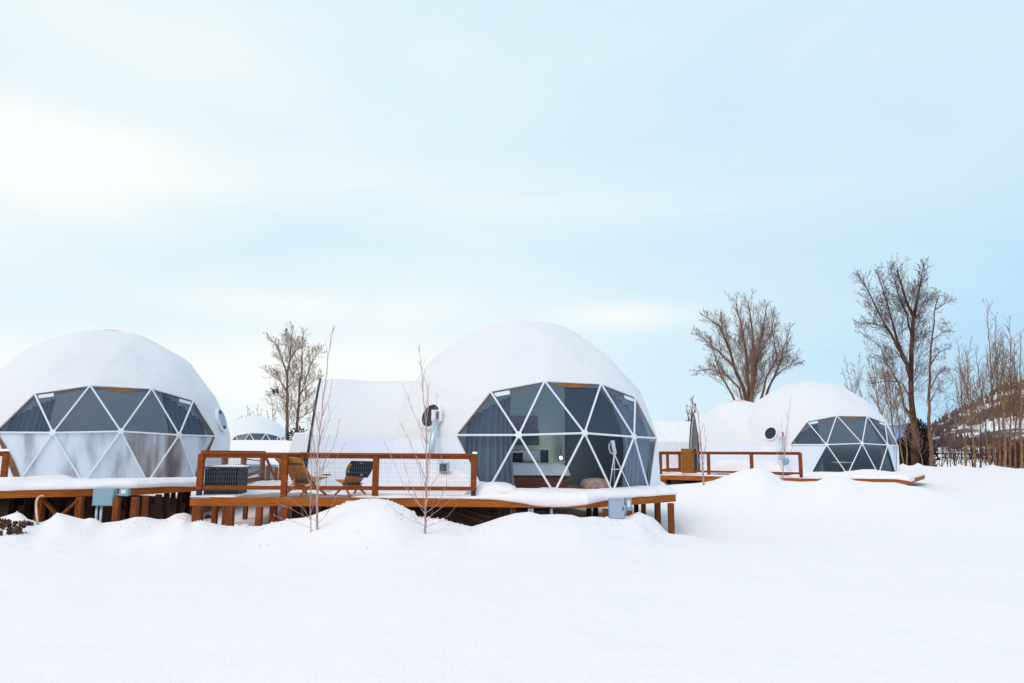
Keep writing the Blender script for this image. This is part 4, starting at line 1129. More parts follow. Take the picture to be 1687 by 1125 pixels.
# far white entrance tent beside the grill
mb = MB(); Yd = 31.0
pts_ = [at(470, 744, Yd), at(484.5, 712.5, Yd), at(530, 712, Yd), at(530, 744, Yd)]
low = Vector((0, 0, -1.6)); pts_[0] = pts_[0] + Vector((-.35, 0, -1.7)); pts_[3] = pts_[3] + Vector((0, 0, -1.7))
mb.prism(pts_, (0, 0, 0), (0, 2.5, 0))
solo(mb, 'canvas_shelter', m_cover, 'small white sloping canvas shelter behind the gas grill', 'shelter', (at(500, 744, Yd).x, Yd, -1.9), bevel=0.05)
# long white fabric tunnel behind, left of the right dome
mb = MB(); Yd = 47.0; rows = []
xa, xb = at(1040, 700, Yd).x, at(1140, 700, Yd).x; ztt = at(1090, 693.5, Yd).z
prof = [(0.0, -1.6), (0.0, ztt - 1.35)] + [(2.0 * math.sin(k / 8 * PI / 2) ** 1.0 * 1.0, ztt - 1.35 + 1.35 * (1 - (1 - k / 8) ** 1.7)) for k in range(1, 9)]
prof += [(4.0 - q, z) for q, z in reversed(prof[:-1])]
for k in range(41):
    xx = xa + (xb - xa) * k / 40
    rows.append([(xx, Yd - 2 + q, z + 0.02 * math.sin(k * .9 + q)) for q, z in prof])
mb.grid(rows); nprof = len(prof)
mb.f.append(tuple(range(nprof))); mb.f.append(tuple(range(40 * nprof, 41 * nprof))[::-1])
solo(mb, 'tunnel_tent', m_cover, 'long low white tunnel tent behind the gap between the middle and right domes', 'tent', ((xa + xb) / 2, Yd, -1.6), smooth=False)

# right deck: wooden privacy board on the railing
pY = 31.9
mb = MB()
c = at(1133, 760, pY)
wz0 = at(1133, 781, pY).z; wz1 = at(1133, 738.5, pY).z; ww = at(1144, 760, pY).x - at(1122, 760, pY).x
scr = thing('wooden_screen', 'square brown plank screen standing at the railing of the right deck', 'screen', (c.x, pY, wz0))
Yp = ra[1] + (rb[1] - ra[1]) * tpx(1133, ra, rb) - 0.16
c = at(1133, 760, Yp)
for k in range(5):
    h_ = (wz1 - wz0) / 5; mb.box((c.x, Yp, wz0 + h_ * (k + .5)), (ww, 0.05, h_ - 0.008))
mb.box((c.x, Yp + .03, (wz0 + wz1) / 2), (ww * .96, 0.02, (wz1 - wz0) * .97))
mb.build('planks', wood('screen_wood', (0.22, 0.085, 0.018), (0.36, 0.14, 0.03), (3, 3, 9)), scr)
mb = MB(); mb.box((c.x + ww / 2 + .07, Yp + .12, (wz0 + wz1) / 2), (0.13, 0.2, (wz1 - wz0) * .97)); mb.build('side_panel', m_black, scr)

# ------------------------------------------------------------------ services: conduits, boxes, spigot
def vent_pipe(label, tx, ty, bx_, by_, Yt, Yb, boxpx, sc):
    top = at(tx, ty, Yt); bot = at(bx_, by_, Yb)
    o = thing('flue_pipe', label, 'pipe', bot)
    mb = MB(); mb.tube([bot, bot.lerp(top, .5), top], [0.085 * sc] * 3, 12); mb.build('pipe', m_pipe, o, smooth=True)
    mb = MB(); q = top + Vector((0.03, 0, 0.05)); mb.box((q.x, q.y, q.z), (0.27 * sc, 0.2 * sc, 0.29 * sc)); cb = mb.build('hood', m_strut, o, bevel=0.01)
    mb = MB(); mb.box((q.x + .02, q.y - .101 * sc, q.z), (0.07 * sc, 0.012, 0.21 * sc)); mb.build('louvre', m_bedwood, cb)
    b_ = at(*boxpx, Yb - .05)
    return o, b_
o, b_ = vent_pipe('galvanised flue pipe with a white hood beside the black porthole of the middle dome', 718, 688, 710, 752, 18.6, 18.05, (732, 770), 1.0)
mb = MB(); mb.box((b_.x, b_.y, b_.z), (0.24, 0.14, 0.24)); v_ = thing('wall_vent', 'square grey wall vent with brown louvre low on the middle dome', 'vent', b_); mb.build('housing', m_grey2, v_, bevel=.01)
mb = MB()
for k in range(5): mb.box((b_.x - .02, b_.y - .075, b_.z - .07 + k * .035), (0.15, 0.02, 0.02))
mb.build('louvre', m_post_dk, v_)
o, b_ = vent_pipe('galvanised flue pipe with a white hood on the right dome', 1287, 717, 1286, 757, 35.3, 34.9, (1294, 760), 1.0)
mb = MB(); mb.lathe([(0.16, 0), (0.17, .05), (0.12, .1)], b_, 16, (0, -1, 0)); solo(mb, 'wall_vent', m_grey, 'round dark grey wall vent low on the right dome', 'vent', b_, smooth=True)

def panel_box(label, x0, y0, x1, y1, Yd, m):
    a = at(x0, y0, Yd); b2 = at(x1, y1, Yd); c = (a + b2) / 2
    o = thing('electrical_panel', label, 'electrical box', (c.x, Yd, min(a.z, b2.z)))
    mb = MB(); mb.box((c.x, Yd, c.z), (abs(b2.x - a.x), 0.18, abs(a.z - b2.z))); bx_ = mb.build('enclosure', m, o, bevel=.008)
    mb = MB(); mb.box((c.x, Yd - .096, c.z - .01), (abs(b2.x - a.x) * .94, 0.012, abs(a.z - b2.z) * .9)); mb.build('door', m, bx_, bevel=.004)
    return o, c
def meter(label, x0, y0, x1, y1, Yd):
    a = at(x0, y0, Yd); b2 = at(x1, y1, Yd); c = (a + b2) / 2
    o = thing('electric_meter', label, 'meter', (c.x, Yd, min(a.z, b2.z)))
    mb = MB(); mb.box((c.x, Yd, c.z), (abs(b2.x - a.x), 0.14, abs(a.z - b2.z))); mb.build('case', m_grey, o, bevel=.01)
    mb = MB(); mb.box((c.x, Yd - .075, c.z + .01), (abs(b2.x - a.x) * .5, 0.02, abs(a.z - b2.z) * .5)); mb.build('dial', m_header, o)
    return o
YL = DECK_L[1][1] + (DECK_L[2][1] - DECK_L[1][1]) * .9 - .12
o, c = panel_box('large blue grey electrical panel on the left deck beam', 157, 804.5, 189, 833, YL - .06, m_grey)
for px_ in (160, 167.5):
    mb = MB(); q = at(px_, 833, YL - .04); mb.tube([q, (q.x, q.y, gz(q.x, q.y) - .2)], .033, 10); mb.build('conduit', m_pipe, o, smooth=True)
mb = MB(); q0 = at(189, 815, YL - .03); q1 = at(200, 815, YL - .03); mb.tube([q0, q1], .02, 8); mb.build('conduit', m_pipe, o)
meter('small grey meter with a white dial right of the large panel', 199, 803.5, 213, 817, YL - .05)
Yc_ = at(1, 1, 1).y
YC2 = 15.95
o, c = panel_box('light grey electrical panel on the middle deck beam near its right end', 1003, 820.5, 1028, 854, 16.35, m_grey2)
for k in range(3):
    mb = MB(); mb.lathe([(.012, 0), (.012, .006)], (c.x - .02 + .05 * k, 16.35 - .103, c.z + .17), 8, (0, -1, 0)); mb.build('sticker', m_chair, o)
mb = MB(); mb.box((c.x + .13, 16.35 - .108, c.z), (.02, .02, .07)); mb.build('latch', m_black, o)
meter('narrow grey meter right of the light grey panel', 1030, 819.5, 1040, 841, 16.75)
# standpipe with hose by the left deck
gq = ground_hit(59, 876, 10)
q = at(62, 862, 17.9)
sp = thing('water_spigot', 'garden spigot with an orange hose hooked over the left deck post', 'tap', (gq.x, gq.y, gq.z - .1))
gq2 = at(59, 876, 17.0)
mb = MB(); mb.tube([gq2 + Vector((0, 0, -.2)), at(60.5, 864, 17.0)], .018, 8); mb.tube([at(57, 866, 17.), at(64, 863, 17.)], .025, 8); mb.lathe([(.03, -.03), (.035, 0), (.03, .03)], at(60.5, 864, 17.0), 10); mb.build('tap', m_grey, sp)
mb = MB(); mb.tube([at(62, 861, 17.05), at(60.5, 850, 17.4), at(59.5, 835, 17.9), at(60, 825, 18.2), at(63, 819, 18.4), at(68, 816.5, 18.45), at(72, 817, 18.45)], .026, 8)
mb.build('hose', mat('orange_hose', (0.62, 0.27, 0.09), 0.5, 0.4, col2=(0.85, 0.7, 0.6), scale=5), sp, smooth=True)
# barrels under the middle deck
for k, (px_, lab) in enumerate(((852, 'white and black strapped drum under the middle deck, left one'), (888, 'white and black strapped drum under the middle deck, right one'))):
    q = at(px_ + 4, 843, 17.3); bb = thing('drum', lab, 'drum', (q.x, 17.3, gz(q.x, 17.3)), group='drums under the middle deck')
    mb = MB(); mb.lathe([(.28, gz(q.x, 17.3)), (.29, DZ - .3), (.24, DZ - .26)], (q.x, 17.4, 0), 24); mb.build('body', m_black, bb, smooth=False)
    mb = MB()
    for s_ in (-1, 1): mb.beam((q.x + s_ * .22, 17.1, gz(q.x, 17.3)), (q.x + s_ * .22, 17.1, DZ - .25), .06, .05)
    mb.build('strap', m_strut, bb)
# planks lying in the dark hollow under the middle deck
for k, (pa, pb) in enumerate((((748, 842), (800, 860)), ((762, 838), (808, 852)))):
    mb = MB(); mb.beam(at(*pa, 17.2), at(*pb, 16.9), .14, .04); o = solo(mb, 'plank', m_post_dk, ('lower' if k == 0 else 'upper') + ' of two dark planks leaning in the hollow under the middle deck', 'plank', at(*pa, 17.2))
# clods of earth and brush at the left edge
m_clod = mat('earth_clod', (0.035, 0.016, 0.012), 0.95, 0.1, col2=(0.16, 0.09, 0.07), scale=8, bump=(.8, .05))
def clod(px_, py_, w_, h_, lab, seed):
    g = ground_hit(px_, py_, 9); rr = random.Random(seed); mb = MB()
    for k in range(90):
        c = g + Vector((max(-w_ * .5, min(w_ * .5, rr.gauss(0, w_ * .28))), max(-.2, min(.2, rr.gauss(0, .12))), abs(rr.gauss(0, h_ * .3)) - .02))
        s_ = rr.uniform(.016, .055); vs = []
        for a_ in range(6):
            vs.append(c + Vector((math.cos(a_ * PI / 3) * s_ * rr.uniform(.6, 1.2), math.sin(a_ * PI / 3) * s_ * rr.uniform(.6, 1.2), rr.uniform(-.4, .3) * s_)))
        vs += [c + Vector((0, 0, s_ * rr.uniform(.5, 1.1))), c - Vector((0, 0, s_))]
        mb.add(vs, [(a_, (a_ + 1) % 6, 6) for a_ in range(6)] + [((a_ + 1) % 6, a_, 7) for a_ in range(6)])
    solo(mb, 'earth_clod', m_clod, lab, 'dirt pile', g)
clod(5, 868, .45, .34, 'dark brown heap of broken earth at the left frame edge', 1)
clod(22, 879, .3, .3, 'dark brown clod cluster in the snow just right of the edge heap', 2)
clod(41, 864, .12, .1, 'small crumbs of earth below the left deck snow', 3)
clod(345, 853, .2, .12, 'small dark clod in the snow behind the corner post of the middle deck', 4)

# ------------------------------------------------------------------ trees
def rdir(rng): 
    v = Vector((rng.gauss(0, 1), rng.gauss(0, 1), rng.gauss(0, 1))); return v.normalized()
def branch(mb_list, p, d, L, r, lvl, rng, cfg):
    """one shoot and, below cfg['levels'], its side shoots"""
    nseg = 4 if L > 1 else 3
    pts = [p.copy()]; rad = [r]; dd = d.copy()
    for i in range(nseg):
        dd = (dd + rdir(rng) * cfg['wander'] + Vector((0, 0, cfg['up'] * 0.25))).normalized()
        pts.append(pts[-1] + dd * (L / nseg)); rad.append(max(cfg['rmin'], r * (1 - 0.7 * (i + 1) / nseg)))
    mb_list[0 if r > cfg['trunk_r'] else 1].tube(pts, rad, 5 if r > .06 else 3, cap=False)
    if lvl >= cfg['levels']: return
    nch = cfg['kids'][lvl]
    if cfg.get('ratio2') and lvl == 1: nch = max(2, round(nch * min(1.6, L / 1.3)))
    sides(mb_list, pts, rad, L, nch, lvl, rng, cfg, 0.15)
def sides(mb_list, pts, rad, L, nch, lvl, rng, cfg, t0):
    for k in range(nch):
        t_ = t0 + (1 - t0) * (k + rng.random()) / nch
        f_ = t_ * (len(pts) - 1); i = min(len(pts) - 2, int(f_)); fr_ = f_ - i
        p = pts[i].lerp(pts[i + 1], fr_); r = rad[i] + (rad[i + 1] - rad[i]) * fr_
        ax = (pts[i + 1] - pts[i]).normalized()
        sd_ = ax.cross(rdir(rng))
        if sd_.length < .1: continue
        sd_.normalize(); an = R(rng.uniform(*cfg['angle']))
        d = (ax * math.cos(an) + sd_ * math.sin(an) + Vector((0, 0, cfg['up'] * .35))).normalized()
        LL = L * (cfg['ratio'] if lvl == 0 else cfg.get('ratio2', .45)) * (1.1 - 0.5 * t_) * rng.uniform(.6, 1.3)
        if lvl == 0: LL = min(max(LL, cfg.get('lmin', 0)), cfg.get('lmax', 99)) * (1.1 - 0.72 * t_)
        branch(mb_list, p, d, LL, max(cfg['rmin'], min(r * .6, LL * cfg['thick'])), lvl + 1, rng, cfg)
BASE = dict(wander=.13, up=.35, levels=3, kids=[16, 7, 4], angle=(25, 55), ratio=.34, thick=.009, rmin=.010, trunk_r=.06)
def tree(label, name, base, limbs, m_t, m_c, seed, cfg=None, group=None, jitter=0.9, cat='tree', stub=True, kid_scale=1.0):
    """limbs: list of (pixel polyline, distance, start radius, number of side shoots)"""
    cf = dict(BASE); cf.update(cfg or {}); rng = random.Random(seed)
    T, Cn = MB(), MB()
    for (poly, Yd, r0, nk) in limbs:
        yo = 0.0; pts = []
        for i, (px_, py_) in enumerate(poly):
            if i: yo += rng.uniform(-jitter, jitter)
            pts.append(at(px_, py_, Yd + yo))
        if isinstance(base, Vector) and (pts[0] - base).length < 3: pass
        # refine
        fine = []
        for i in range(len(pts) - 1):
            for k in range(3):
                q = pts[i].lerp(pts[i + 1], k / 3)
                if k: q = q + rdir(rng) * (pts[i + 1] - pts[i]).length * .025
                fine.append(q)
        fine.append(pts[-1])
        r0 = r0 * cf.get('rs', 1.0)
        n = len(fine); rad = [max(cf['rmin'], r0 * (1 - 0.88 * (i / (n - 1)) ** .8)) for i in range(n)]
        T.tube(fine, rad, 7 if r0 > .1 else 4, cap=False)
        L = sum((fine[i + 1] - fine[i]).length for i in range(n - 1))
        sides((T, Cn), fine, rad, L, int(nk * kid_scale), 0, rng, cf, cf.get('t0', .3))
    root = thing(name, label, cat, base, group=group)
    T.build('trunk', m_t, root, smooth=True); Cn.build('crown', m_c, root, smooth=False)
    return root
def gbase(px_, Yd, py_=760):
    x = at(px_, py_, Yd).x; return Vector((x, Yd, gz(x, Yd)))
def gpx(px_, Yd):
    """pixel height of the ground at that column and distance"""
    x = at(px_, 760, Yd).x; z = gz(x, Yd); p = Vector((x, Yd, z)); v = p.dot(_cu) / p.dot(_f); return 562.5 - v * F + 3
GT = 'bare winter trees behind the domes'
Y1 = 60; g1 = gpx(1236, Y1)
tree('broad many-stemmed bare cottonwood rising behind the twin humps of the right dome', 'cottonwood_tree', gbase(1236, Y1), [
    ([(1236, g1), (1235, 700), (1233, 655), (1231, 600), (1224, 550), (1213, 500)], Y1, .55, 26),
    ([(1238, g1), (1238, 700), (1239, 650), (1242, 600), (1240, 550), (1232, 495)], Y1, .5, 24),
    ([(1236, 690), (1240, 640), (1247, 590), (1257, 545), (1264, 500)], Y1, .38, 22),
    ([(1234, 690), (1225, 640), (1208, 600), (1200, 570), (1184, 535), (1160, 520)], Y1, .36, 20),
    ([(1208, 603), (1190, 585), (1168, 565), (1146, 548)], Y1, .18, 14),
    ([(1200, 575), (1190, 548), (1186, 520)], Y1, .16, 12),
    ([(1232, 690), (1218, 640), (1200, 620), (1170, 608), (1146, 612)], Y1, .22, 14),
    ([(1230, 700), (1206, 650), (1188, 620), (1176, 580), (1168, 560)], Y1, .22, 14),
    ([(1240, 700), (1256, 650), (1263, 620), (1280, 590), (1272, 540), (1276, 515)], Y1, .24, 16),
    ([(1242, 700), (1266, 640), (1282, 605), (1290, 575), (1302, 540)], Y1, .26, 16),
    ([(1275, 622), (1296, 604), (1318, 596)], Y1, .12, 10),
    ([(1247, 590), (1262, 565), (1276, 540)], Y1, .16, 12),
], m_bark_warm, m_twig, 11, dict(ratio=.30, ratio2=.5, lmin=1.5, lmax=3.2, levels=3, kids=[9, 6, 4], angle=(18, 50), up=.28, wander=.10, rmin=.008, rs=.56, thick=.008), GT, kid_scale=2.1)
Y2 = 58; g2 = gpx(1508, Y2)
tree('tallest bare cottonwood with a dark thick trunk right of the right dome', 'cottonwood_tree', gbase(1508, Y2), [
    ([(1508, g2), (1508, 720), (1504, 680), (1501, 620), (1503, 560), (1505, 522), (1497, 505), (1486, 470), (1478, 440)], Y2, .52, 30),
    ([(1505, 524), (1510, 500), (1517, 465), (1523, 432)], Y2, .24, 22),
    ([(1502, 640), (1494, 600), (1478, 560), (1466, 515), (1455, 480), (1445, 445)], Y2, .26, 24),
    ([(1494, 600), (1478, 570), (1458, 535), (1440, 500), (1424, 470), (1412, 450)], Y2, .22, 22),
    ([(1478, 565), (1460, 540), (1438, 532), (1414, 534)], Y2, .13, 12),
    ([(1506, 690), (1490, 670), (1480, 630), (1462, 600), (1450, 570), (1415, 545)], Y2, .17, 16),
    ([(1500, 655), (1485, 630), (1460, 628), (1432, 632)], Y2, .12, 10),
    ([(1501, 610), (1490, 585), (1470, 588), (1440, 590)], Y2, .10, 10),
    ([(1502, 560), (1495, 520), (1478, 480), (1468, 440)], Y2, .16, 18),
    ([(1508, 525), (1520, 505), (1534, 492)], Y2, .09, 8),
    ([(1505, 700), (1488, 668), (1484, 640)], Y2, .14, 8),
], m_bark_dark, m_twig_dark, 12, dict(ratio=.28, ratio2=.5, lmin=1.5, lmax=3.4, levels=3, kids=[8, 5, 4], angle=(20, 55), up=.26, wander=.10, rmin=.008, rs=.62, thick=.008), GT, kid_scale=2.3)
Y3 = 57; g3 = gpx(1533, Y3)
tree('tall crooked bare tree with drooping side twigs next to the tallest cottonwood', 'cottonwood_tree', gbase(1533, Y3), [
    ([(1535, g3), (1534, 730), (1530, 690), (1531, 640), (1533, 590), (1537, 545), (1541, 505), (1547, 485)], Y3, .26, 26),
    ([(1533, 600), (1548, 580), (1566, 572)], Y3, .10, 10), ([(1536, 560), (1552, 548), (1568, 536)], Y3, .09, 10),
    ([(1532, 640), (1546, 615), (1560, 612)], Y3, .09, 8), ([(1531, 665), (1544, 640), (1552, 632)], Y3, .08, 8),
    ([(1538, 545), (1526, 548), (1514, 556)], Y3, .08, 8), ([(1541, 510), (1556, 500), (1568, 492)], Y3, .07, 8), ([(1532, 720), (1555, 690), (1576, 672)], Y3, .08, 10)],
    m_bark_warm, m_twig, 13, dict(ratio=.2, ratio2=.5, lmin=1.1, lmax=2.6, kids=[11, 6, 4], angle=(35, 75), up=.08, wander=.16, rmin=.008, rs=.7, thick=.007), GT, kid_scale=1.4)
slender = [  # base px, top px, top py, distance, radius, label
    (1466, 1428, 555, 55, .11, 'slim leaning bare tree, leftmost of the thin trunks beside the right dome'),
    (1480, 1455, 560, 56, .12, 'slim bare tree second from the left beside the right dome'),
    (1489, 1470, 590, 54, .10, 'slim bare tree just left of the tallest cottonwood'),
    (1494, 1488, 640, 53, .10, 'short straight bare tree against the dark juniper bush'),
    (1521, 1499, 690, 52, .08, 'thin pale crooked stem in front of the tallest cottonwood trunk'),
    (1592, 1577, 560, 55, .13, 'slim bare tree, left one of the close pair in front of the snowy hill'),
    (1606, 1590, 570, 54, .12, 'slim bare tree, right one of the close pair in front of the snowy hill'),
    (1603, 1594, 590, 62, .10, 'slim dark bare tree behind the close pair'),
    (1633, 1607, 575, 55, .13, 'left leaning slim bare tree left of the aspen clump'),
    (1641, 1628, 498, 56, .16, 'tallest slim bare tree of the aspen clump at the right'),
    (1646, 1640, 520, 55, .14, 'second tallest slim bare tree of the aspen clump at the right'),
    (1655, 1652, 560, 54, .20, 'thickest trunk of the aspen clump at the right'),
    (1664, 1664, 525, 55, .13, 'straight slim bare tree right of the thickest aspen trunk'),
    (1674, 1672, 560, 56, .12, 'slim bare tree second from the right edge'),
    (1684, 1681, 545, 54, .18, 'slim bare tree cut by the right edge'),
    (1700, 1706, 540, 56, .16, 'slim bare tree just past the right edge'),
    (1572, 1580, 640, 66, .07, 'thin dark sapling between the crooked tree and the close pair'),
    (1567, 1560, 660, 68, .07, 'thin dark sapling right of the crooked tree'),
    (1614, 1620, 600, 64, .09, 'thin bare tree standing behind the leaning aspen'),
    (1676, 1690, 600, 62, .09, 'thin right-leaning bare tree behind the edge aspens'),
    (1450, 1405, 600, 64, .08, 'faint thin bare tree just above the shoulder of the right dome'),
    (1425, 1392, 590, 70, .07, 'faintest thin bare tree above the crown of the right dome'),
    (1460, 1442, 600, 62, .08, 'thin bare tree behind the leaning ones beside the right dome')]
for i, (bx_, tx, ty, Yd, r0, lab) in enumerate(slender):
    g = gpx(bx_, Yd); rg = random.Random(100 + i); mid = []
    for k in range(1, 5):
        u = k / 5; mid.append((bx_ + (tx - bx_) * u + rg.uniform(-2, 2), g + (ty - g) * u))
    limbs = [([(bx_, g)] + mid + [(tx, ty)], Yd, r0 * .9, 22)]
    if ty < 600:
        for k in range(3):
            u = rg.uniform(.35, .65); q = (bx_ + (tx - bx_) * u, g + (ty - g) * u); sgn = rg.choice((-1, 1))
            limbs.append(([q, (q[0] + sgn * 8, q[1] - 28), (q[0] + sgn * rg.uniform(10, 20), q[1] - rg.uniform(55, 85))], Yd, r0 * .4, 10))
    tree(lab, 'aspen_tree', gbase(bx_, Yd), limbs, m_bark_asp if Yd < 60 else m_bark_dark, m_twig_tan if Yd < 60 and bx_ > 1540 else m_twig, 200 + i, dict(ratio=.2, ratio2=.45, lmin=1.0, lmax=2.6, kids=[9, 5, 0], levels=2, angle=(22, 55), up=.3, rmin=.009, t0=.25, rs=.72, wander=.13, thick=.007), GT, jitter=.4, kid_scale=2.0)
# trees behind, left of the middle dome
Y5 = 62
tree('bare twin-topped tree, left one of two behind the gas grill', 'cottonwood_tree', gbase(474, Y5), [
    ([(474, gpx(474, Y5)), (474, 720), (473, 680), (473, 640), (474, 610), (478, 590), (481, 560), (481, 542)], Y5, .3, 22),
    ([(473, 618), (465, 592), (456, 570), (440, 552)], Y5, .16, 16), ([(472, 645), (461, 625), (447, 618), (436, 608)], Y5, .12, 14),
    ([(478, 592), (489, 575), (497, 560)], Y5, .1, 10), ([(473, 660), (462, 652), (444, 648)], Y5, .09, 8), ([(474, 640), (484, 628), (494, 622)], Y5, .08, 8), ([(478, 590), (474, 565), (470, 548)], Y5, .1, 10)],
    m_bark_warm, m_twig, 31, dict(ratio=.25, ratio2=.5, lmin=1.2, lmax=2.8, kids=[8, 5, 4], levels=3, up=.26, wander=.10, rmin=.008, rs=.62, thick=.007, t0=.15), GT, kid_scale=1.9)
tree('bare tree with long right-hand limbs, right one of two behind the gas grill', 'cottonwood_tree', gbase(491, Y5 + 1), [
    ([(488, gpx(488, Y5)), (489, 710), (492, 670), (494, 630), (498, 600), (497, 570), (501, 545)], Y5 + 1, .27, 22),
    ([(493, 655), (505, 620), (511, 600), (509, 570)], Y5 + 1, .12, 14), ([(492, 672), (505, 655), (520, 642)], Y5 + 1, .09, 10), ([(491, 690), (510, 680), (524, 670)], Y5 + 1, .09, 10), ([(493, 650), (514, 628), (528, 616)], Y5 + 1, .09, 12), ([(511, 600), (522, 585), (530, 575)], Y5 + 1, .07, 8)],
    m_bark_warm, m_twig, 32, dict(ratio=.25, ratio2=.5, lmin=1.2, lmax=2.8, kids=[8, 5, 4], levels=3, up=.26, wander=.10, rmin=.008, rs=.62, thick=.007, t0=.15), GT, kid_scale=1.9)
small = [(405, 408, 672, 88, .1, 'small bare tree peeping over the crown of the distant dome', 10), (447, 449, 664, 90, .06, 'thin bare tree right of the distant dome crown', 8), (424, 425, 664, 92, .05, 'thinnest bare tree above the distant dome', 6), (1138, 1141, 655, 60, .16, 'small dark bare tree over the left shoulder of the right dome', 20)]
for i, (bx_, tx, ty, Yd, r0, lab, nk) in enumerate(small):
    g = gpx(bx_, Yd)
    tree(lab, 'bare_tree', gbase(bx_, Yd), [([(bx_, g), ((bx_ + tx) / 2, (g + ty) / 2), (tx, ty)], Yd, r0, nk), ([(bx_, (g + ty) / 2 + 4), (bx_ - 7, ty + 12)], Yd, r0 * .5, nk // 2), ([(bx_, (g + ty) / 2 + 4), (bx_ + 8, ty + 9)], Yd, r0 * .5, nk // 2)], m_bark_warm if i != 3 else m_bark_dark, m_twig, 300 + i, dict(ratio=.25, kids=[10, 5, 0], levels=2, rmin=.02), GT, jitter=.3)
# distant conifer behind left dome shoulder
def conifer(px_, py_top, Yd, lab, seed):
    b0 = gbase(px_, Yd); top = at(px_, py_top, Yd); H = top.z - b0.z; rng = random.Random(seed)
    T, Cn = MB(), MB(); T.tube([b0, Vector((b0.x, b0.y, top.z))], [H * .02, .02], 6)
    for k in range(520):
        u = rng.random() ** .8; z = b0.z + H * (.12 + .88 * u); rr_ = H * .17 * (1 - u) + .05; a = rng.uniform(0, 2 * PI); r1 = rr_ * rng.uniform(.5, 1)
        p0 = Vector((b0.x, b0.y, z)); d = Vector((math.cos(a), math.sin(a), -.25)); p1 = p0 + d * r1; s = Vector((-d.y, d.x, 0)) * r1 * .18
        Cn.add([p0 + Vector((0, 0, .05)), p1 + s, p1 - s + Vector((0, 0, -.1)), p0 + d * r1 * 1.25 + Vector((0, 0, -.1))], [(0, 1, 3), (0, 3, 2)])
    o = thing('spruce_tree', lab, 'tree', b0, group='distant spruces beside the left dome'); T.build('trunk', m_bark_dark, o); Cn.build('crown', mat('spruce_needles', (0.07, 0.10, 0.12), .9, .1, col2=(.3, .33, .38), scale=1.0), o)
conifer(383, 693, 120, 'distant spruce, left one of three beside the left dome shoulder', 1)
conifer(389, 688, 121, 'distant spruce, tallest of three beside the left dome shoulder', 2)
conifer(397, 690, 122, 'distant spruce, right one of three beside the left dome shoulder', 3)
# dense bushes
def bush(label, px_, Yd, w_, h_, seed, m_, n=1500, cat='shrub', depth=None, dens=None):
    b0 = gbase(px_, Yd); rng = random.Random(seed); T, Cn = MB(), MB()
    for k in range(14):
        a = rng.uniform(0, 2 * PI); T.tube([b0, b0 + Vector((math.cos(a) * w_ * .2, math.sin(a) * w_ * .2, h_ * rng.uniform(.4, .75)))], [.05, .02], 4)
    for k in range(n):
        a = rng.uniform(0, 2 * PI); u = rng.random(); rad_ = w_ / 2 * (1 - u ** 2.2) ** .5 * rng.uniform(.1, 1) ** .5
        lob = 1 + .25 * math.sin(a * 3 + seed) * u
        p = b0 + Vector((math.cos(a) * rad_ * lob, math.sin(a) * rad_ * .8, h_ * u * lob * .92))
        d = (rdir(rng) + Vector((0, 0, .7))).normalized(); L = rng.uniform(.15, .5)
        s = d.cross(rdir(rng)).normalized() * L * rng.uniform(.05, .16)
        Cn.add([p - s, p + s, p + d * L + s * .3, p + d * L * .6 - s * 1.4], [(0, 1, 2), (0, 2, 3)])
    o = thing('shrub', label, cat, b0, group='dark shrubs at the foot of the trees'); T.build('stems', m_bark_dark, o); Cn.build('foliage', m_, o); return o
m_jun = mat('juniper', (0.018, 0.022, 0.035), .9, .1, col2=(0.085, 0.04, 0.035), scale=1.2)
bush('large dark juniper shrub at the foot of the tallest cottonwood', 1512, 60, 2.7, 3.6, 3, m_jun, 5200)
bush('dark shrub between the right dome and the juniper', 1487, 61, 1.6, 2.2, 4, m_jun, 1800)
bush('reddish brown thicket at the foot of the two trees behind the grill', 490, 60, 3.2, 2.6, 5, m_bush, 1600)
bush('low brown brush at the far right under the aspens', 1672, 63, 3.2, 1.9, 6, m_bush, 900)
# thin undergrowth before the hill: one mass nobody could count
mb = MB(); rng = random.Random(77)
for k in range(800):
    px_ = rng.uniform(1548, 1720); Yd = rng.uniform(66, 120); b0 = gbase(px_, Yd); h_ = rng.uniform(1.0, 3.2)
    if rng.random() > .25 + .75 * (px_ - 1548) / 140: continue
    d = (Vector((0, 0, 1)) + rdir(rng) * .25).normalized(); p1 = b0 + d * h_
    mb.tube([b0, p1], [.03, .012], 3, cap=False)
    for j in range(3):
        q = b0.lerp(p1, rng.uniform(.3, .9)); mb.tube([q, q + (d + rdir(rng) * .6).normalized() * h_ * .35], [.018, .01], 3, cap=False)
clean(mb.build('undergrowth', m_bush), kind='stuff')
# sparse dark conifers dotting the hillside, one mass
mb = MB()
for k in range(3600):
    i = rng.randrange(3, 50); j = rng.randrange(0, 240); a = Vector(HP[i][j]); c = a.lerp(Vector(HP[i + 1][j + 1]), rng.random()); 
    if float(fbm(np.array(c.x / 22), np.array(c.y / 30), 61)) < -.02: continue
    h_ = rng.uniform(1.6, 4.2); n_ = 5; vs = [c + Vector((math.cos(q * 2 * PI / n_) * h_ * .3, math.sin(q * 2 * PI / n_) * h_ * .3, rng.uniform(-.1, .3))) for q in range(n_)] + [c + Vector((0, 0, h_))]
    mb.add(vs, [(q, (q + 1) % n_, n_) for q in range(n_)])
clean(mb.build('hillside_scrub', mat('scrub', (0.05, 0.055, 0.08), .95, 0, col2=(.14, .085, .07), scale=.3)), kind='stuff')
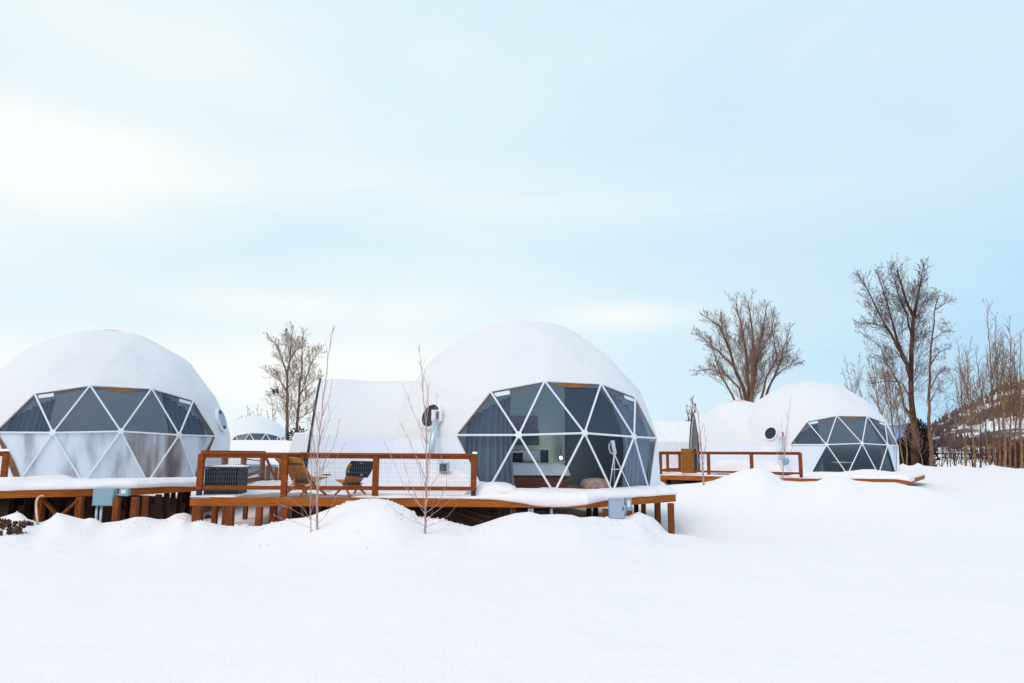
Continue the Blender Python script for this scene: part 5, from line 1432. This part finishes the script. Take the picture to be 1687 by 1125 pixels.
# far field fence
fn = thing('field_fence', 'long dark rail fence across the snowy field before the hill', 'fence', gbase(1620, 95))
mb = MB(); x0_, x1_ = at(1545, 750, 95).x, at(1760, 750, 95).x
n_ = 16; tops = []
for k in range(n_ + 1):
    x = x0_ + (x1_ - x0_) * k / n_; z = at(1600, 747.5, 95).z - (x - x0_) * 0.004; tops.append(Vector((x, 95, z)))
for a, b2 in zip(tops[:-1], tops[1:]):
    mb.beam(a, b2, .1, .14); mb.beam(a - Vector((0, 0, .5)), b2 - Vector((0, 0, .5)), .08, .09)
mb.build('rails', m_post_dk, fn)
for a in tops:
    pb = MB(); pb.box((a.x, a.y + .1, (a.z + gz(a.x, 95)) / 2 - .1), (.14, .14, a.z - gz(a.x, 95) + .4)); pb.build('fence_post', m_post_dk, fn)

# saplings in the foreground
SC = dict(ratio=.19, kids=[3, 2, 0], levels=1, angle=(14, 30), up=.55, wander=.07, rmin=.0034, thick=.006, trunk_r=.012, t0=.12)
def sapling(label, base_px, limbs, seed, cfg=None, rscale=1.0, lo=8):
    g = ground_hit(*base_px, lo); Yd = g.y
    root_l = []
    for poly, r0, nk in limbs: root_l.append((poly, Yd, r0 * rscale, nk))
    root_l[0][0][0] = (base_px[0], base_px[1] + 6)
    cf = dict(SC); cf.update(cfg or {})
    return tree(label, 'sapling', g, root_l, m_sapbark, m_twig_red, seed, cf, group='bare saplings standing in the snow before the decks', jitter=.12, cat='sapling')
sapling('tall bare reddish sapling with a long whip top, in front of the left lounge chair', (523, 872), [
    ([(523, 875), (522.5, 840), (523, 800), (522, 770), (525, 735), (528, 700), (533, 650), (540, 590), (546, 555), (549, 543)], .026, 26),
    ([(523, 800), (528, 775), (545, 745), (556, 715), (560, 690)], .009, 6), ([(522, 780), (518, 740), (512, 705), (508, 660)], .010, 6),
    ([(525, 738), (530, 715), (543, 690), (541, 660)], .008, 5), ([(524, 790), (536, 770), (550, 760), (570, 728)], .007, 5),
    ([(526, 710), (520, 680), (514, 640), (515, 592)], .008, 6), ([(523, 862), (536, 850), (548, 832), (556, 812)], .007, 4),
    ([(522, 858), (505, 852), (480, 838), (455, 828)], .006, 4), ([(522, 830), (508, 815), (486, 808), (470, 790)], .006, 4),
    ([(529, 690), (538, 668), (546, 640), (547, 625)], .007, 5)], 51)
sapling('short thin-stemmed bare sapling just left of the whip-topped one', (513, 877), [
    ([(513, 879), (511, 850), (512, 800), (512.5, 760), (511, 720), (506, 690)], .013, 10), ([(511, 855), (500, 838), (478, 822), (460, 815)], .005, 4), ([(512, 845), (518, 825), (528, 800)], .005, 4), ([(512, 800), (505, 780), (497, 750)], .005, 4), ([(512, 870), (490, 862), (465, 855), (450, 848)], .005, 3)], 52)
sapling('bare reddish sapling with upswept twigs in front of the flue pipe of the middle dome', (700, 880), [
    ([(700, 883), (700.5, 850), (702, 810), (703, 770), (703, 730), (701, 690), (697, 650), (694, 610), (690, 572)], .030, 24),
    ([(702, 700), (706, 670), (704, 640), (695, 605), (688, 595)], .011, 6), ([(702, 730), (690, 700), (676, 665), (664, 632)], .010, 6),
    ([(702, 790), (690, 760), (672, 720), (658, 695)], .010, 6), ([(701, 840), (685, 825), (665, 800), (648, 760), (632, 725)], .010, 6),
    ([(701, 845), (722, 830), (735, 800), (738, 760)], .009, 6), ([(702, 735), (712, 715), (718, 690), (720, 645)], .008, 6),
    ([(701, 860), (715, 845), (735, 830), (748, 815)], .008, 4), ([(700, 868), (720, 862), (740, 848), (752, 832)], .007, 4),
    ([(700, 866), (680, 858), (655, 845), (635, 825)], .007, 4), ([(701, 850), (690, 830), (678, 800), (668, 770), (660, 750)], .008, 5),
    ([(703, 770), (708, 748), (716, 725)], .007, 4), ([(702, 830), (710, 800), (728, 775), (728, 738)], .008, 5)], 53)
sapling('thin bare sapling in front of the wooden screen side of the right deck', (1160, 799), [
    ([(1160, 800), (1158, 770), (1155, 740), (1153, 710), (1150, 680), (1146, 668)], .05, 14), ([(1158, 780), (1150, 755), (1146, 735)], .018, 6), ([(1157, 760), (1163, 730), (1160, 700)], .018, 6), ([(1156, 735), (1148, 705), (1142, 685)], .016, 6)], 54, dict(rmin=.006, thick=.008), 1.0, 20)
sapling('faint bare sapling in front of the flue pipe of the right dome', (1289, 792), [
    ([(1289, 793), (1290, 770), (1292, 745), (1295, 715), (1299, 685), (1302, 655)], .026, 14), ([(1289, 775), (1281, 755), (1279, 735)], .012, 5), ([(1290, 770), (1303, 745), (1309, 725)], .012, 5), ([(1292, 745), (1287, 715), (1289, 690)], .012, 5)], 55, dict(rmin=.005, thick=.007), 1.0, 20)

# crumbs of snow thrown up on the banks and loose over the field
mb = MB(); rng = random.Random(404)
def crumb(c, s_):
    vs = [c + Vector((math.cos(q * 2 * PI / 6 + s_ * 99) * s_ * rng.uniform(.7, 1.2), math.sin(q * 2 * PI / 6 + s_ * 99) * s_ * rng.uniform(.7, 1.2), -s_ * .3)) for q in range(6)]
    vs += [c + Vector((math.cos(q * 2 * PI / 6 + .5) * s_ * .6, math.sin(q * 2 * PI / 6 + .5) * s_ * .6, s_ * rng.uniform(.3, .6))) for q in range(6)] + [c + Vector((0, 0, s_ * .65))]
    mb.add(vs, [(q, (q + 1) % 6, 6 + (q + 1) % 6, 6 + q) for q in range(6)] + [(6 + q, 6 + (q + 1) % 6, 12) for q in range(6)])
for k in range(700):
    if True:
        px_ = rng.uniform(-60, 1110); Yd = (17.4 if px_ < 310 else dcen(px_)) - abs(rng.gauss(0, 1.0)) + .2
    else: px_ = rng.uniform(-100, 1750); Yd = rng.uniform(5, 30)
    p = at(px_, 850, Yd); s_ = min(.05, rng.expovariate(60) + .008)
    if vnoise(np.array(p.x * .9), np.array(p.y * .9), 55) < .45: continue
    crumb(Vector((p.x, p.y, gz(p.x, p.y) + s_ * .05)), s_)
clean(mb.build('snow_crumbs', mat('loose_snow', SNOWC, .7, .1)), kind='stuff')
# two birds on a limb of the left tree
def bird(px_, py_, Yd, lab, flip):
    c = at(px_, py_, Yd); mb = MB(); s = .21
    pts = [c + Vector((flip * -.45, 0, -1.0)) * s, c + Vector((flip * -.25, 0, -.4)) * s, c + Vector((0, 0, .1)) * s, c + Vector((flip * .28, 0, .7)) * s, c + Vector((flip * .42, 0, 1.0)) * s, c + Vector((flip * .62, 0, .98)) * s, c + Vector((flip * .95, 0, .9)) * s]
    mb.tube(pts, [.12 * s, .42 * s, .62 * s, .45 * s, .36 * s, .3 * s, .02 * s], 10)
    o = thing('bird', lab, 'bird', c + Vector((0, 0, -.12)), group='black birds on the bare tree'); mb.build('body', m_black, o, smooth=True)
    lb_ = MB()
    for k in (-.02, .02): lb_.tube([c + Vector((.01, k, -.05)), c + Vector((.01, k, -.17))], .008, 4)
    lb_.build('legs', m_black, o)
bird(451, 645.5, 61.5, 'black bird perched on a bare limb, left one of the pair', -1)
bird(456.5, 645.5, 61.5, 'black bird perched on a bare limb, right one of the pair', -1)
